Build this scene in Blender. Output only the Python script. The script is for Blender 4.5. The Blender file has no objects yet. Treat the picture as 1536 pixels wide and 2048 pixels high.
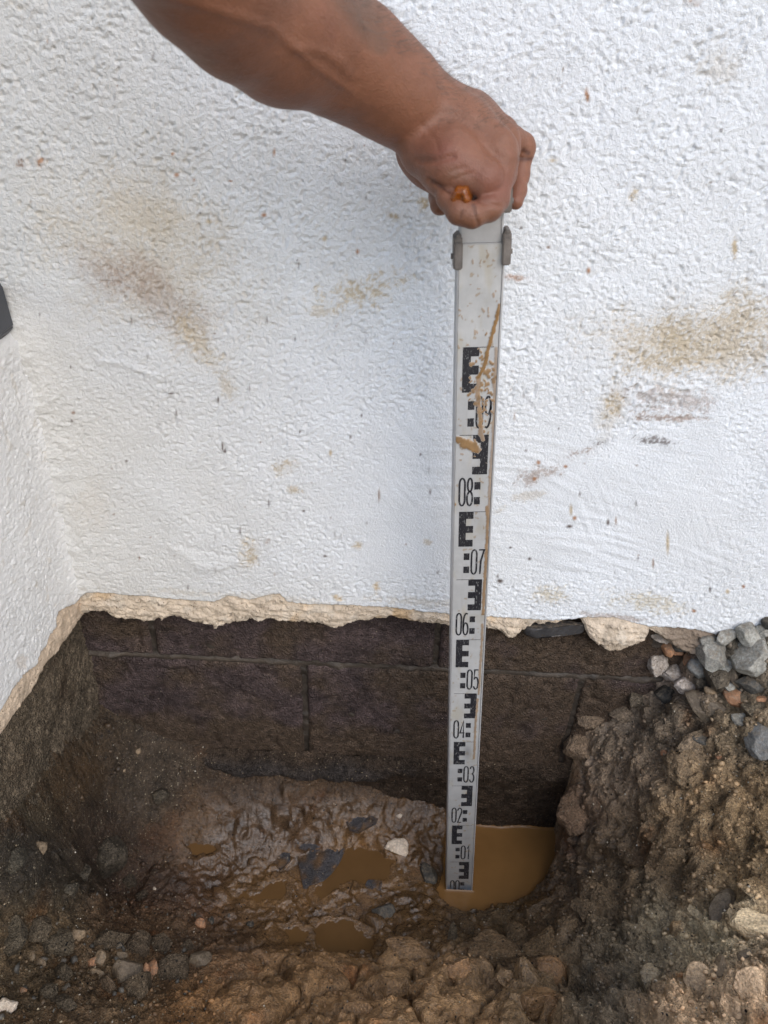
import bpy, bmesh, math, random
import numpy as np
from mathutils import Matrix, Vector

random.seed(7)
rng = np.random.default_rng(7)
S = bpy.context.scene
COL = S.collection

# ------------------------------------------------------------------ camera
FPX, PITCH, ROLL, CH = 1480.0, math.radians(32.914), math.radians(2.75), 1.2659
cp, sp, cr, sr = math.cos(PITCH), math.sin(PITCH), math.cos(ROLL), math.sin(ROLL)
FWD = np.array([0, cp, -sp]); DN0 = np.array([0, -sp, -cp]); XA = np.array([1.0, 0, 0])
RIGHT = cr * XA - sr * DN0
DOWN = sr * XA + cr * DN0
CAM = np.array([0, 0, CH])
cam = bpy.data.objects.new('camera', bpy.data.cameras.new('camera'))
COL.objects.link(cam)
S.camera = cam
cam.matrix_world = Matrix([[RIGHT[i], -DOWN[i], -FWD[i], CAM[i]] for i in range(3)] + [[0, 0, 0, 1]])
cam.data.sensor_fit = 'VERTICAL'
cam.data.sensor_height = 36.0
cam.data.sensor_width = 27.0
cam.data.lens = FPX / 2048 * 36.0
cam.data.clip_start = 0.02
cam.data.clip_end = 300
cam.data.dof.use_dof = True
cam.data.dof.focus_distance = 0.98
cam.data.dof.aperture_fstop = 8.5

# ------------------------------------------------------------------ daylight (bright overcast)
SUN_EL, SUN_AZ = math.radians(44), math.radians(150)
world = bpy.data.worlds.new('World')
S.world = world
world.use_nodes = True
wn, wl = world.node_tree.nodes, world.node_tree.links
sky = wn.new('ShaderNodeTexSky')
sky.sky_type = 'NISHITA'
sky.sun_disc = False
sky.sun_elevation = SUN_EL
sky.sun_rotation = SUN_AZ
sky.dust_density = 1.5
hsv = wn.new('ShaderNodeHueSaturation')
hsv.inputs['Saturation'].default_value = 0.90
wl.new(sky.outputs[0], hsv.inputs['Color'])
wl.new(hsv.outputs[0], wn['Background'].inputs['Color'])
wn['Background'].inputs['Strength'].default_value = 0.15
sun = bpy.data.objects.new('sun', bpy.data.lights.new('sun', 'SUN'))
COL.objects.link(sun)
sun.data.energy = 0.9
sun.data.angle = math.radians(60)
sun.data.color = (1.0, 0.99, 0.975)
sd = Vector((math.sin(SUN_AZ) * math.cos(SUN_EL), math.cos(SUN_AZ) * math.cos(SUN_EL), math.sin(SUN_EL)))
sun.rotation_euler = sd.to_track_quat('Z', 'Y').to_euler()
sun.location = (1, -2, 4)
S.view_settings.view_transform = 'Standard'
S.view_settings.look = 'None'
S.view_settings.gamma = 1.0
S.view_settings.use_curve_mapping = False
S.view_settings.exposure = 0.70
S.render.engine = 'CYCLES'
S.cycles.max_bounces = 8
S.cycles.use_denoising = True

# ------------------------------------------------------------------ where a point of the photograph lies in the place
def ray(px, py):
    u = (np.asarray(px, float) - 768) / FPX; v = (np.asarray(py, float) - 1024) / FPX
    return FWD + u[..., None] * RIGHT + v[..., None] * DOWN
def on_y(px, py, y):
    r = ray(px, py); return CAM + r * (y / r[..., 1])[..., None]
def on_x(px, py, x):
    r = ray(px, py); return CAM + r * (x / r[..., 0])[..., None]
def on_z(px, py, z):
    r = ray(px, py); return CAM + r * ((z - CH) / r[..., 2])[..., None]
def at_depth(px, py, d):
    return CAM + ray(px, py) * np.asarray(d, float)[..., None]
def to_px(P):
    d = P - CAM
    z = d @ FWD
    return 768 + FPX * (d @ RIGHT) / z, 1024 + FPX * (d @ DOWN) / z, z

# ------------------------------------------------------------------ noise in numpy
def _perm(seed):
    p = np.random.default_rng(seed).permutation(256)
    return np.concatenate([p, p])
def perlin2(x, y, seed=0):
    p = _perm(seed)
    xi = np.floor(x).astype(np.int64); yi = np.floor(y).astype(np.int64)
    xf = x - xi; yf = y - yi
    xi &= 255; yi &= 255
    u = xf * xf * xf * (xf * (xf * 6 - 15) + 10); v = yf * yf * yf * (yf * (yf * 6 - 15) + 10)
    ang = np.arange(256) * (2 * np.pi / 256)
    gx, gy = np.cos(ang), np.sin(ang)
    def g(ix, iy, dx, dy):
        h = p[p[ix & 255] + (iy & 255)]
        return gx[h] * dx + gy[h] * dy
    a = g(xi, yi, xf, yf); b = g(xi + 1, yi, xf - 1, yf)
    c = g(xi, yi + 1, xf, yf - 1); d = g(xi + 1, yi + 1, xf - 1, yf - 1)
    return (a + u * (b - a) + v * ((c + u * (d - c)) - (a + u * (b - a)))) * 1.5
def fbm2(x, y, f, octv=4, seed=0, gain=0.5):
    s = 0.0; a = 1.0; n = 0.0
    for o in range(octv):
        s = s + a * perlin2(x * f + 17.3 * o, y * f + 9.1 * o, seed + o); n += a
        a *= gain; f *= 2.03
    return s / n
def perlin3(x, y, z, seed=0):
    p = _perm(seed)
    xi = np.floor(x).astype(np.int64); yi = np.floor(y).astype(np.int64); zi = np.floor(z).astype(np.int64)
    xf = x - xi; yf = y - yi; zf = z - zi
    G = np.random.default_rng(seed + 99).normal(size=(256, 3)); G /= np.linalg.norm(G, axis=1)[:, None]
    u, v, w = [t * t * (3 - 2 * t) for t in (xf, yf, zf)]
    def g(i, j, k):
        h = p[p[p[(xi + i) & 255] + ((yi + j) & 255)] + ((zi + k) & 255)]
        q = G[h]
        return q[..., 0] * (xf - i) + q[..., 1] * (yf - j) + q[..., 2] * (zf - k)
    def lerp(a, b, t): return a + t * (b - a)
    return 1.5 * lerp(lerp(lerp(g(0,0,0), g(1,0,0), u), lerp(g(0,1,0), g(1,1,0), u), v),
                lerp(lerp(g(0,0,1), g(1,0,1), u), lerp(g(0,1,1), g(1,1,1), u), v), w)
def fbm3(P, f, octv=3, seed=0, gain=0.5):
    s = 0.0; a = 1.0; n = 0.0
    for o in range(octv):
        s = s + a * perlin3(P[..., 0] * f + 7.7 * o, P[..., 1] * f, P[..., 2] * f, seed + o); n += a
        a *= gain; f *= 2.03
    return s / n
def worley2(x, y, seed=0):
    r = np.random.default_rng(seed)
    ox = r.random((64, 64)); oy = r.random((64, 64))
    xi = np.floor(x).astype(np.int64); yi = np.floor(y).astype(np.int64)
    f1 = np.full(x.shape, 9.0); f2 = np.full(x.shape, 9.0)
    for i in (-1, 0, 1):
        for j in (-1, 0, 1):
            cx, cy = xi + i, yi + j
            d = np.hypot(cx + ox[cx & 63, cy & 63] - x, cy + oy[cx & 63, cy & 63] - y)
            n1 = np.minimum(f1, d); f2 = np.minimum(np.maximum(f1, d), f2); f1 = n1
    return f1, f2
def worley3(P, f, seed=0):
    r = np.random.default_rng(seed); O = r.random((32, 32, 32, 3))
    Q = P * f; I = np.floor(Q).astype(np.int64)
    f1 = np.full(Q.shape[:-1], 9.0); f2 = f1.copy()
    for i in (-1, 0, 1):
        for j in (-1, 0, 1):
            for k in (-1, 0, 1):
                c = I + np.array([i, j, k]); w = c & 31
                d = np.sqrt(((c + O[w[..., 0], w[..., 1], w[..., 2]] - Q) ** 2).sum(-1))
                f2 = np.minimum(np.maximum(f1, d), f2); f1 = np.minimum(f1, d)
    return f1, f2
def sst(a, b, x):
    t = np.clip((x - a) / (b - a), 0, 1); return t * t * (3 - 2 * t)

# ------------------------------------------------------------------ mesh helpers
def mesh(name, V, F, mat=None, parent=None, attrs=None, smooth=True):
    V = np.asarray(V, np.float32).reshape(-1, 3)
    me = bpy.data.meshes.new(name)
    if isinstance(F, np.ndarray):
        k = F.shape[1]
        me.vertices.add(len(V)); me.vertices.foreach_set('co', V.ravel())
        me.loops.add(F.size); me.loops.foreach_set('vertex_index', F.astype(np.int32).ravel())
        me.polygons.add(len(F)); me.polygons.foreach_set('loop_start', np.arange(0, F.size, k, dtype=np.int32))
        me.update(calc_edges=True)
    else:
        me.from_pydata(V.tolist(), [], F); me.update()
    for nm, a in (attrs or {}).items():
        a = np.asarray(a, np.float32)
        if a.ndim == 2:
            if a.shape[1] == 3: a = np.concatenate([a, np.ones((len(a), 1), np.float32)], 1)
            at = me.attributes.new(nm, 'FLOAT_COLOR', 'POINT'); at.data.foreach_set('color', a.astype(np.float32).ravel())
        else:
            at = me.attributes.new(nm, 'FLOAT', 'POINT'); at.data.foreach_set('value', a)
    if smooth: me.polygons.foreach_set('use_smooth', np.ones(len(me.polygons), bool))
    if mat: me.materials.append(mat)
    o = bpy.data.objects.new(name, me)
    COL.objects.link(o)
    if parent: o.parent = parent
    return o
def grid_faces(nr, nc, flip=False):
    i = np.arange(nr * nc).reshape(nr, nc)
    a, b, c, d = i[:-1, :-1], i[:-1, 1:], i[1:, 1:], i[1:, :-1]
    q = np.stack([a, b, c, d] if not flip else [a, d, c, b], -1)
    return q.reshape(-1, 4)
def empty(name, loc=(0, 0, 0)):
    o = bpy.data.objects.new(name, None); o.location = loc; o.empty_display_size = 0.05
    COL.objects.link(o); return o
def tag(o, label=None, cat=None, group=None, kind=None):
    if label: o['label'] = label
    if cat: o['category'] = cat
    if group: o['group'] = group
    if kind: o['kind'] = kind
    return o
def graded(lo, hi, step, far_lo, far_hi):
    core = np.arange(lo, hi + step / 2, step)
    a, s = [], step
    x = lo
    while x > far_lo: s *= 1.6; x = max(far_lo, x - s); a.append(x)
    b, s = [], step
    x = hi = core[-1]
    while x < far_hi: s *= 1.6; x = min(far_hi, x + s); b.append(x)
    return np.array(a[::-1] + core.tolist() + b)

# ------------------------------------------------------------------ materials
def mat_new(name):
    m = bpy.data.materials.new(name); m.use_nodes = True
    nt = m.node_tree
    return m, nt, nt.nodes['Principled BSDF']
def N(nt, t, **kw):
    n = nt.nodes.new(t)
    for k, v in kw.items():
        if k in n.inputs: n.inputs[k].default_value = v
        else: setattr(n, k, v)
    return n
def coords(nt, scale=1.0):
    return N(nt, 'ShaderNodeTexCoord').outputs['Object']
def bump(nt, b, layers, strength=1.0):
    """layers: (texture kind, scale, distance)"""
    co = coords(nt); prev = None
    for kind, sc, dist in layers:
        if kind == 'noise':
            t = N(nt, 'ShaderNodeTexNoise', Scale=sc, Detail=4.0, Roughness=0.6); out = t.outputs['Fac']
        else:
            t = N(nt, 'ShaderNodeTexVoronoi', Scale=sc); out = t.outputs['Distance']
        nt.links.new(co, t.inputs['Vector'])
        bp = N(nt, 'ShaderNodeBump', Strength=strength, Distance=dist)
        nt.links.new(out, bp.inputs['Height'])
        if prev: nt.links.new(prev.outputs[0], bp.inputs['Normal'])
        prev = bp
    nt.links.new(prev.outputs[0], b.inputs['Normal'])
def tint(nt, src, scale, lo, hi, detail=5.0):
    """multiply a colour by a noise between lo and hi"""
    co = coords(nt)
    t = N(nt, 'ShaderNodeTexNoise', Scale=scale, Detail=detail, Roughness=0.65)
    nt.links.new(co, t.inputs['Vector'])
    mr = N(nt, 'ShaderNodeMapRange'); mr.inputs[1].default_value = 0.3; mr.inputs[2].default_value = 0.7
    mr.inputs[3].default_value = lo; mr.inputs[4].default_value = hi
    nt.links.new(t.outputs['Fac'], mr.inputs[0])
    mx = N(nt, 'ShaderNodeMix', data_type='RGBA', blend_type='MULTIPLY'); mx.inputs[0].default_value = 1.0
    nt.links.new(src, mx.inputs[6]); nt.links.new(mr.outputs[0], mx.inputs[7])
    return mx.outputs[2]
def speckle(nt, src, scale, thr, colr, mask=None):
    """scatter small grains of another colour"""
    co = coords(nt)
    v = N(nt, 'ShaderNodeTexVoronoi', Scale=scale); nt.links.new(co, v.inputs['Vector'])
    sep = N(nt, 'ShaderNodeSeparateColor'); nt.links.new(v.outputs['Color'], sep.inputs[0])
    m1 = N(nt, 'ShaderNodeMath', operation='LESS_THAN'); m1.inputs[1].default_value = thr
    nt.links.new(sep.outputs[0], m1.inputs[0])
    m2 = N(nt, 'ShaderNodeMath', operation='LESS_THAN'); m2.inputs[1].default_value = 0.36
    nt.links.new(v.outputs['Distance'], m2.inputs[0])
    m3 = N(nt, 'ShaderNodeMath', operation='MULTIPLY'); nt.links.new(m1.outputs[0], m3.inputs[0]); nt.links.new(m2.outputs[0], m3.inputs[1])
    if mask is not None:
        m4 = N(nt, 'ShaderNodeMath', operation='MULTIPLY'); nt.links.new(m3.outputs[0], m4.inputs[0]); nt.links.new(mask, m4.inputs[1]); m3 = m4
    mx = N(nt, 'ShaderNodeMix', data_type='RGBA'); nt.links.new(m3.outputs[0], mx.inputs[0])
    nt.links.new(src, mx.inputs[6]); mx.inputs[7].default_value = (*colr, 1)
    return mx.outputs[2]
def attr(nt, name, out='Color'):
    a = N(nt, 'ShaderNodeAttribute'); a.attribute_name = name
    return a.outputs[out]
def rgb(nt, c):
    n = N(nt, 'ShaderNodeRGB'); n.outputs[0].default_value = (*c, 1); return n.outputs[0]

def m_render():
    m, nt, b = mat_new('white_render')
    c = tint(nt, attr(nt, 'col'), 14, 0.95, 1.03)
    nt.links.new(c, b.inputs['Base Color'])
    b.inputs['Roughness'].default_value = 0.62
    bump(nt, b, [('noise', 320, 0.0022), ('noise', 800, 0.0008)], 0.9)
    return m
def m_attr(name, rough, layers, lo=0.75, hi=1.2, scale=60, spec=0.5, grains=None, strength=0.8):
    m, nt, b = mat_new(name)
    c = tint(nt, attr(nt, 'col'), scale, lo, hi)
    if grains: c = speckle(nt, c, *grains)
    nt.links.new(c, b.inputs['Base Color'])
    b.inputs['Roughness'].default_value = rough
    b.inputs['Specular IOR Level'].default_value = spec
    bump(nt, b, layers, strength)
    return m
def m_soil():
    m, nt, b = mat_new('wet_soil')
    c = tint(nt, attr(nt, 'col'), 45, 0.55, 1.45)
    c = tint(nt, c, 260, 0.5, 1.6)
    dry = N(nt, 'ShaderNodeMapRange'); dry.inputs[1].default_value = 0.50; dry.inputs[2].default_value = 0.72; dry.inputs[3].default_value = 1.0; dry.inputs[4].default_value = 0.12
    nt.links.new(attr(nt, 'wet', 'Fac'), dry.inputs[0]); dry = dry.outputs[0]
    c = speckle(nt, c, 300, 0.03, (0.30, 0.25, 0.17), dry)
    c = speckle(nt, c, 230, 0.03, (0.012, 0.010, 0.008))
    c = speckle(nt, c, 560, 0.10, (0.24, 0.19, 0.12), dry)
    nt.links.new(c, b.inputs['Base Color'])
    w = attr(nt, 'wet', 'Fac')
    mr = N(nt, 'ShaderNodeMapRange'); mr.inputs[3].default_value = 0.66; mr.inputs[4].default_value = 0.15
    nt.links.new(w, mr.inputs[0])
    t = N(nt, 'ShaderNodeTexNoise', Scale=90.0, Detail=4.0); nt.links.new(coords(nt), t.inputs['Vector'])
    ma = N(nt, 'ShaderNodeMath', operation='MULTIPLY_ADD'); ma.inputs[1].default_value = 0.24
    nt.links.new(t.outputs['Fac'], ma.inputs[0])
    sb = N(nt, 'ShaderNodeMath', operation='SUBTRACT'); sb.inputs[1].default_value = 0.11
    nt.links.new(mr.outputs[0], sb.inputs[0]); nt.links.new(sb.outputs[0], ma.inputs[2])
    nt.links.new(ma.outputs[0], b.inputs['Roughness'])
    ms = N(nt, 'ShaderNodeMapRange'); ms.inputs[3].default_value = 0.16; ms.inputs[4].default_value = 0.60
    nt.links.new(w, ms.inputs[0]); nt.links.new(ms.outputs[0], b.inputs['Specular IOR Level'])
    # fine relief, weaker where the mud is liquid
    co = coords(nt)
    t1 = N(nt, 'ShaderNodeTexNoise', Scale=260.0, Detail=5.0, Roughness=0.65); nt.links.new(co, t1.inputs['Vector'])
    t2 = N(nt, 'ShaderNodeTexVoronoi', Scale=420.0); nt.links.new(co, t2.inputs['Vector'])
    st = N(nt, 'ShaderNodeMapRange'); st.inputs[3].default_value = 1.0; st.inputs[4].default_value = 0.28
    nt.links.new(w, st.inputs[0])
    b1 = N(nt, 'ShaderNodeBump', Distance=0.010); nt.links.new(t1.outputs['Fac'], b1.inputs['Height']); nt.links.new(st.outputs[0], b1.inputs['Strength'])
    b2 = N(nt, 'ShaderNodeBump', Distance=0.0024); nt.links.new(t2.outputs['Distance'], b2.inputs['Height']); nt.links.new(st.outputs[0], b2.inputs['Strength'])
    nt.links.new(b1.outputs[0], b2.inputs['Normal']); nt.links.new(b2.outputs[0], b.inputs['Normal'])
    cw = N(nt, 'ShaderNodeMapRange'); cw.inputs[3].default_value = 0.08; cw.inputs[4].default_value = 0.42; nt.links.new(w, cw.inputs[0])
    nt.links.new(cw.outputs[0], b.inputs['Coat Weight']); b.inputs['Coat Roughness'].default_value = 0.13; b.inputs['Coat IOR'].default_value = 1.35
    nt.links.new(b1.outputs[0], b.inputs['Coat Normal'])
    return m
def m_rock(name, c1, c2, rough=0.6, grains=None, layers=(('noise', 180, 0.002), ('voronoi', 500, 0.0008)), var=0.25, spec=0.3, dust=(0.19, 0.15, 0.105)):
    m, nt, b = mat_new(name)
    co = coords(nt)
    oi = N(nt, 'ShaderNodeObjectInfo')
    ad = N(nt, 'ShaderNodeVectorMath', operation='ADD'); nt.links.new(co, ad.inputs[0])
    cm = N(nt, 'ShaderNodeCombineXYZ'); nt.links.new(oi.outputs['Random'], cm.inputs[0]); nt.links.new(cm.outputs[0], ad.inputs[1])
    t = N(nt, 'ShaderNodeTexNoise', Scale=55.0, Detail=6.0, Roughness=0.7); nt.links.new(ad.outputs[0], t.inputs['Vector'])
    mr = N(nt, 'ShaderNodeMapRange'); mr.inputs[1].default_value = 0.32; mr.inputs[2].default_value = 0.68
    nt.links.new(t.outputs['Fac'], mr.inputs[0])
    mx = N(nt, 'ShaderNodeMix', data_type='RGBA'); mx.inputs[6].default_value = (*c1, 1); mx.inputs[7].default_value = (*c2, 1)
    nt.links.new(mr.outputs[0], mx.inputs[0])
    vr = N(nt, 'ShaderNodeMapRange'); vr.inputs[3].default_value = 1 - var; vr.inputs[4].default_value = 1 + var
    nt.links.new(oi.outputs['Random'], vr.inputs[0])
    mu = N(nt, 'ShaderNodeMix', data_type='RGBA', blend_type='MULTIPLY'); mu.inputs[0].default_value = 1.0
    nt.links.new(mx.outputs[2], mu.inputs[6]); nt.links.new(vr.outputs[0], mu.inputs[7])
    c = tint(nt, mu.outputs[2], 260, 0.6, 1.4)
    if grains: c = speckle(nt, c, *grains)
    ge = N(nt, 'ShaderNodeNewGeometry'); sx = N(nt, 'ShaderNodeSeparateXYZ'); nt.links.new(ge.outputs['Normal'], sx.inputs[0])
    dm = N(nt, 'ShaderNodeMapRange'); dm.inputs[1].default_value = 0.1; dm.inputs[2].default_value = 0.9; nt.links.new(sx.outputs[2], dm.inputs[0])
    tn = N(nt, 'ShaderNodeTexNoise', Scale=160.0, Detail=6.0, Roughness=0.75); nt.links.new(ad.outputs[0], tn.inputs['Vector'])
    tm = N(nt, 'ShaderNodeMapRange'); tm.inputs[1].default_value = 0.45; tm.inputs[2].default_value = 0.62; tm.inputs[4].default_value = 0.75; nt.links.new(tn.outputs['Fac'], tm.inputs[0])
    du = N(nt, 'ShaderNodeMath', operation='MULTIPLY'); nt.links.new(dm.outputs[0], du.inputs[0]); nt.links.new(tm.outputs[0], du.inputs[1])
    dx_ = N(nt, 'ShaderNodeMix', data_type='RGBA'); nt.links.new(du.outputs[0], dx_.inputs[0]); nt.links.new(c, dx_.inputs[6]); dx_.inputs[7].default_value = (*dust, 1)
    c = dx_.outputs[2]
    nt.links.new(c, b.inputs['Base Color'])
    b.inputs['Roughness'].default_value = rough
    b.inputs['Specular IOR Level'].default_value = spec
    bump(nt, b, layers, 0.8)
    return m
def m_plain(name, c, rough, metal=0.0, layers=(('noise', 300, 0.0004),), lo=0.85, hi=1.12, scale=40):
    m, nt, b = mat_new(name)
    nt.links.new(tint(nt, rgb(nt, c), scale, lo, hi), b.inputs['Base Color'])
    b.inputs['Roughness'].default_value = rough
    b.inputs['Metallic'].default_value = metal
    bump(nt, b, layers, 0.6)
    return m

M = {}
M['render'] = m_render()
M['base_coat'] = m_attr('sandy_base_coat', 0.85, [('noise', 240, 0.003), ('voronoi', 600, 0.0008)], 0.8, 1.15, 70, 0.2, (420, 0.03, (0.12, 0.08, 0.05)))
M['block'] = m_attr('damp_concrete_block', 0.5, [('noise', 230, 0.006), ('voronoi', 380, 0.003)], 0.5, 1.5, 80, 0.22, (380, 0.012, (0.30, 0.24, 0.17)), 1.0)
M['mortar'] = m_attr('damp_mortar', 0.55, [('noise', 260, 0.002)], 0.7, 1.3, 60, 0.4)
M['foundation'] = m_attr('earthy_foundation', 0.6, [('noise', 190, 0.008), ('voronoi', 380, 0.004)], 0.45, 1.6, 90, 0.2, (360, 0.04, (0.28, 0.22, 0.14)), 1.0)
M['soil'] = m_soil()
M['coping'] = m_plain('dark_grey_slate', (0.045, 0.047, 0.055), 0.45)
M['core'] = m_plain('plain_masonry', (0.2, 0.18, 0.17), 0.9)
M['grey'] = m_rock('grey_stone', (0.165, 0.158, 0.135), (0.39, 0.377, 0.33), 0.75, (500, 0.06, (0.4, 0.36, 0.28)))
M['dark'] = m_rock('dark_stone', (0.036, 0.035, 0.032), (0.08, 0.076, 0.067), 0.7, spec=0.2)
M['blue'] = m_rock('bluish_stone', (0.12, 0.122, 0.118), (0.24, 0.238, 0.22), 0.55)
M['brown'] = m_rock('brown_stone', (0.09, 0.066, 0.045), (0.16, 0.125, 0.085), 0.55, (420, 0.04, (0.3, 0.24, 0.15)))
M['tan'] = m_rock('tan_stone', (0.15, 0.105, 0.062), (0.27, 0.195, 0.12), 0.6)
M['orange'] = m_rock('brick_red', (0.24, 0.115, 0.06), (0.4, 0.21, 0.11), 0.7)
M['earthy'] = m_rock('soil_coated_stone', (0.045, 0.039, 0.029), (0.095, 0.083, 0.063), 0.6, (420, 0.04, (0.26, 0.22, 0.15)))
M['clod'] = m_rock('damp_clay_clod', (0.051, 0.0342, 0.0204), (0.09, 0.063, 0.039), 0.45, (420, 0.05, (0.30, 0.23, 0.13)), (('noise', 160, 0.004), ('voronoi', 380, 0.0012)))
M['smear'] = m_rock('smooth_clay_clod', (0.0788, 0.051, 0.0285), (0.12, 0.081, 0.0465), 0.38, None, (('noise', 90, 0.003), ('noise', 350, 0.0008)))
M['slate'] = m_rock('wet_slate', (0.026, 0.025, 0.026), (0.058, 0.055, 0.055), 0.55, (300, 0.25, (0.05, 0.036, 0.022)), (('noise', 120, 0.0015),), 0.15, 0.5)
M['white'] = m_rock('pale_plaster', (0.50, 0.41, 0.31), (0.66, 0.58, 0.48), 0.7, dust=(0.5, 0.4, 0.3))
M['mortar_lump'] = m_rock('pale_old_mortar', (0.28, 0.225, 0.18), (0.62, 0.55, 0.48), 0.75, (420, 0.08, (0.1, 0.07, 0.05)))
M['wetmud'] = m_rock('wet_mud', (0.039, 0.0234, 0.0111), (0.065, 0.039, 0.0182), 0.2, None, (('noise', 120, 0.002),), 0.15, 0.6)

def m_water(name, c, rough):
    m, nt, b = mat_new(name)
    nt.links.new(tint(nt, rgb(nt, c), 12, 0.88, 1.12), b.inputs['Base Color'])
    b.inputs['Roughness'].default_value = rough
    b.inputs['IOR'].default_value = 1.33
    bump(nt, b, [('noise', 22, 0.0010), ('noise', 120, 0.0002)], 0.4)
    return m
M['water'] = m_water('muddy_water', (0.185, 0.095, 0.032), 0.05)
M['puddle'] = m_water('thick_muddy_water', (0.122, 0.066, 0.0255), 0.06)

# ================================================================== THE WHITE WALL
YB, YR = 0.864, 0.844           # block face, render face
XC = -0.447                     # the inner corner with the low side wall
def wall_line(pts, y):
    q = np.array([on_y(*map(np.float64, p), y) for p in pts]); o = np.argsort(q[:, 0]); return q[o, 0], q[o, 2]
zwx, zwz = wall_line([(165,1178),(200,1180),(250,1186),(300,1190),(360,1196),(430,1200),(455,1188),(475,1190),(500,1197),(540,1186),(560,1184),(575,1202),(620,1205),(700,1206),(780,1212),(900,1226),(970,1229),(1100,1238),(1150,1235),(1165,1232),(1230,1232),(1262,1240),(1300,1250),(1345,1252),(1390,1255),(1420,1262),(1536,1290),(1700,1330)], YR)
zbx, zbz = wall_line([(150,1240),(165,1234),(185,1225),(212,1226),(232,1238),(250,1244),(300,1247),(325,1244),(345,1236),(365,1238),(390,1249),(420,1255),(432,1260),(452,1252),(480,1246),(505,1242),(522,1250),(535,1240),(560,1246),(600,1247),(640,1250),(668,1260),(690,1256),(705,1246),(740,1244),(780,1238),(830,1246),(890,1254),(960,1254),(985,1262),(1003,1268),(1016,1282),(1028,1280),(1044,1262),(1075,1252),(1110,1252),(1150,1242),(1162,1244),(1172,1268),(1195,1290),(1216,1305),(1240,1302),(1262,1288),(1284,1284),(1296,1262),(1310,1270),(1350,1300),(1420,1330),(1700,1400)], YR + 0.004)
def zw(x): return np.interp(x, zwx, zwz) - 0.003 + 0.0022 * fbm2(x, x * 0 + 3.1, 70, 4, 5, 0.6)
def zb(x): return np.interp(x, zbx, zbz) + 0.0060 + 0.0035 * fbm2(x, x * 0 + 1.7, 60, 4, 15, 0.7) - 0.004 * np.abs(fbm2(x, x * 0 + 4.1, 130, 3, 17, 0.7))

house = empty('house_wall', (0.2, YR, 0.4))
def keep_world(o, parent):
    o.parent = parent; o.matrix_parent_inverse = Matrix.Translation(parent.location).inverted(); return o

def stucco(a, z, seed, amount, rough_zone):
    """height in metres of the sprayed and brushed finish; a runs along the wall"""
    wa = a + 0.004 * fbm2(a, z, 160, 2, seed + 40); wz = z + 0.004 * fbm2(a + 5, z, 160, 2, seed + 41)
    f1, f2 = worley2((wa * 0.94 - wz * 0.34) * 300, (wa * 0.34 + wz * 0.94) * 235, seed)
    patch = (0.62 + 0.5 * sst(-0.35, 0.4, fbm2(a, z, 16, 3, seed + 9))) * (0.55 + 0.75 * sst(-0.45, 0.25, fbm2(a, z, 60, 2, seed + 10)))
    keep = sst(-0.5, 0.3, perlin2(a * 90, z * 90, seed + 12))
    lump = (1 - np.clip(f1 * 1.15, 0, 1)) * 0.0009 * keep
    pits = -0.0018 * sst(0.22, 0.6, perlin2(a * 150, z * 170, seed + 3)) - 0.0014 * sst(0.3, 0.6, perlin2(a * 250, z * 260, seed + 4))
    h = (lump + pits + 0.0014 * fbm2(a, z, 190, 3, seed + 7, 0.85)) * amount * patch * 0.85
    global LOCAL_H
    LOCAL_H = h
    h += 0.0016 * fbm2(a, z, 9, 3, seed + 20) + 0.0005 * fbm2(a, z, 30, 2, seed + 25) * (0.4 + 0.6 * amount)
    return h

STEP = 0.0016
xs = graded(-0.60, 0.86, STEP, -6, 6)
zs0 = graded(0.0, 0.92, STEP, 0.0, 2.6)           # height above the broken lower edge
X, J = np.meshgrid(xs, zs0)
ZW = zw(xs)[None, :]
ZW0 = 0.545
Z = np.where(True, ZW0 + J + (ZW - ZW0) * np.exp(-J / 0.05), 0)
PX, PY, _ = to_px(np.stack([X, np.full_like(X, YR), Z], -1))
tro = sst(560, 760, PX + 90 * perlin2(X * 8, Z * 8, 70)) * sst(800, 900, PY + 60 * perlin2(X * 9 + 4, Z * 9, 71)) * (1 - sst(1120, 1190, PY))
tro *= 1 - 0.6 * sst(1430, 1500, PX)
left_tro = np.exp(-((PX - 120) / 120) ** 2 - ((PY - 640) / 130) ** 2)
amount = 1.0 - 0.86 * tro - 0.55 * left_tro
amount *= 1.0 - 0.35 * sst(820, 950, PY) * (1 - sst(330, 560, PX))
amount = np.clip(amount, 0.1, 1)
H = stucco(X, Z, 3, amount, None)
HL = LOCAL_H - LOCAL_H.mean()
# trowel / brush arcs
for (ccx, ccy, r0, wgt, fr, sd_) in ((900, 2300, 1300, 1.0, 1.0, 81), (300, 1350, 800, 0.55, 1.0, 83), (1500, 300, 700, 0.5, 1.0, 85)):
    rr = np.hypot(PX - ccx, (PY - ccy) * 1.05); th = np.arctan2(PY - ccy, PX - ccx)
    H += tro * wgt * 0.00085 * perlin2(rr / 11.0, th * 9, sd_) * sst(-0.25, 0.35, perlin2(rr / 150.0, th * 5, sd_ + 1))
# a few raised ridges of old render
def ridge(pts, wpx, hgt):
    d = np.full(PX.shape, 1e9)
    for (a, b), (c, e) in zip(pts[:-1], pts[1:]):
        t = np.clip(((PX - a) * (c - a) + (PY - b) * (e - b)) / ((c - a) ** 2 + (e - b) ** 2), 0, 1)
        d = np.minimum(d, np.hypot(PX - a - t * (c - a), PY - b - t * (e - b)))
    return hgt * np.exp(-(d / wpx) ** 2)
H += ridge([(345,1095),(370,1110),(400,1135),(440,1135),(480,1120)], 9, 0.0018)
H += ridge([(350,1092),(400,1100),(470,1115)], 5, -0.001)
H += ridge([(200,722),(250,728),(290,745),(310,752)], 6, 0.0018)
H += (ridge([(1205,700),(1235,735),(1228,790),(1260,835)], 6, 0.0011) + ridge([(1240,725),(1330,722),(1420,750),(1490,765)], 5, 0.0008)) * sst(-0.4, 0.3, perlin2(X * 70, Z * 70, 63))
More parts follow.
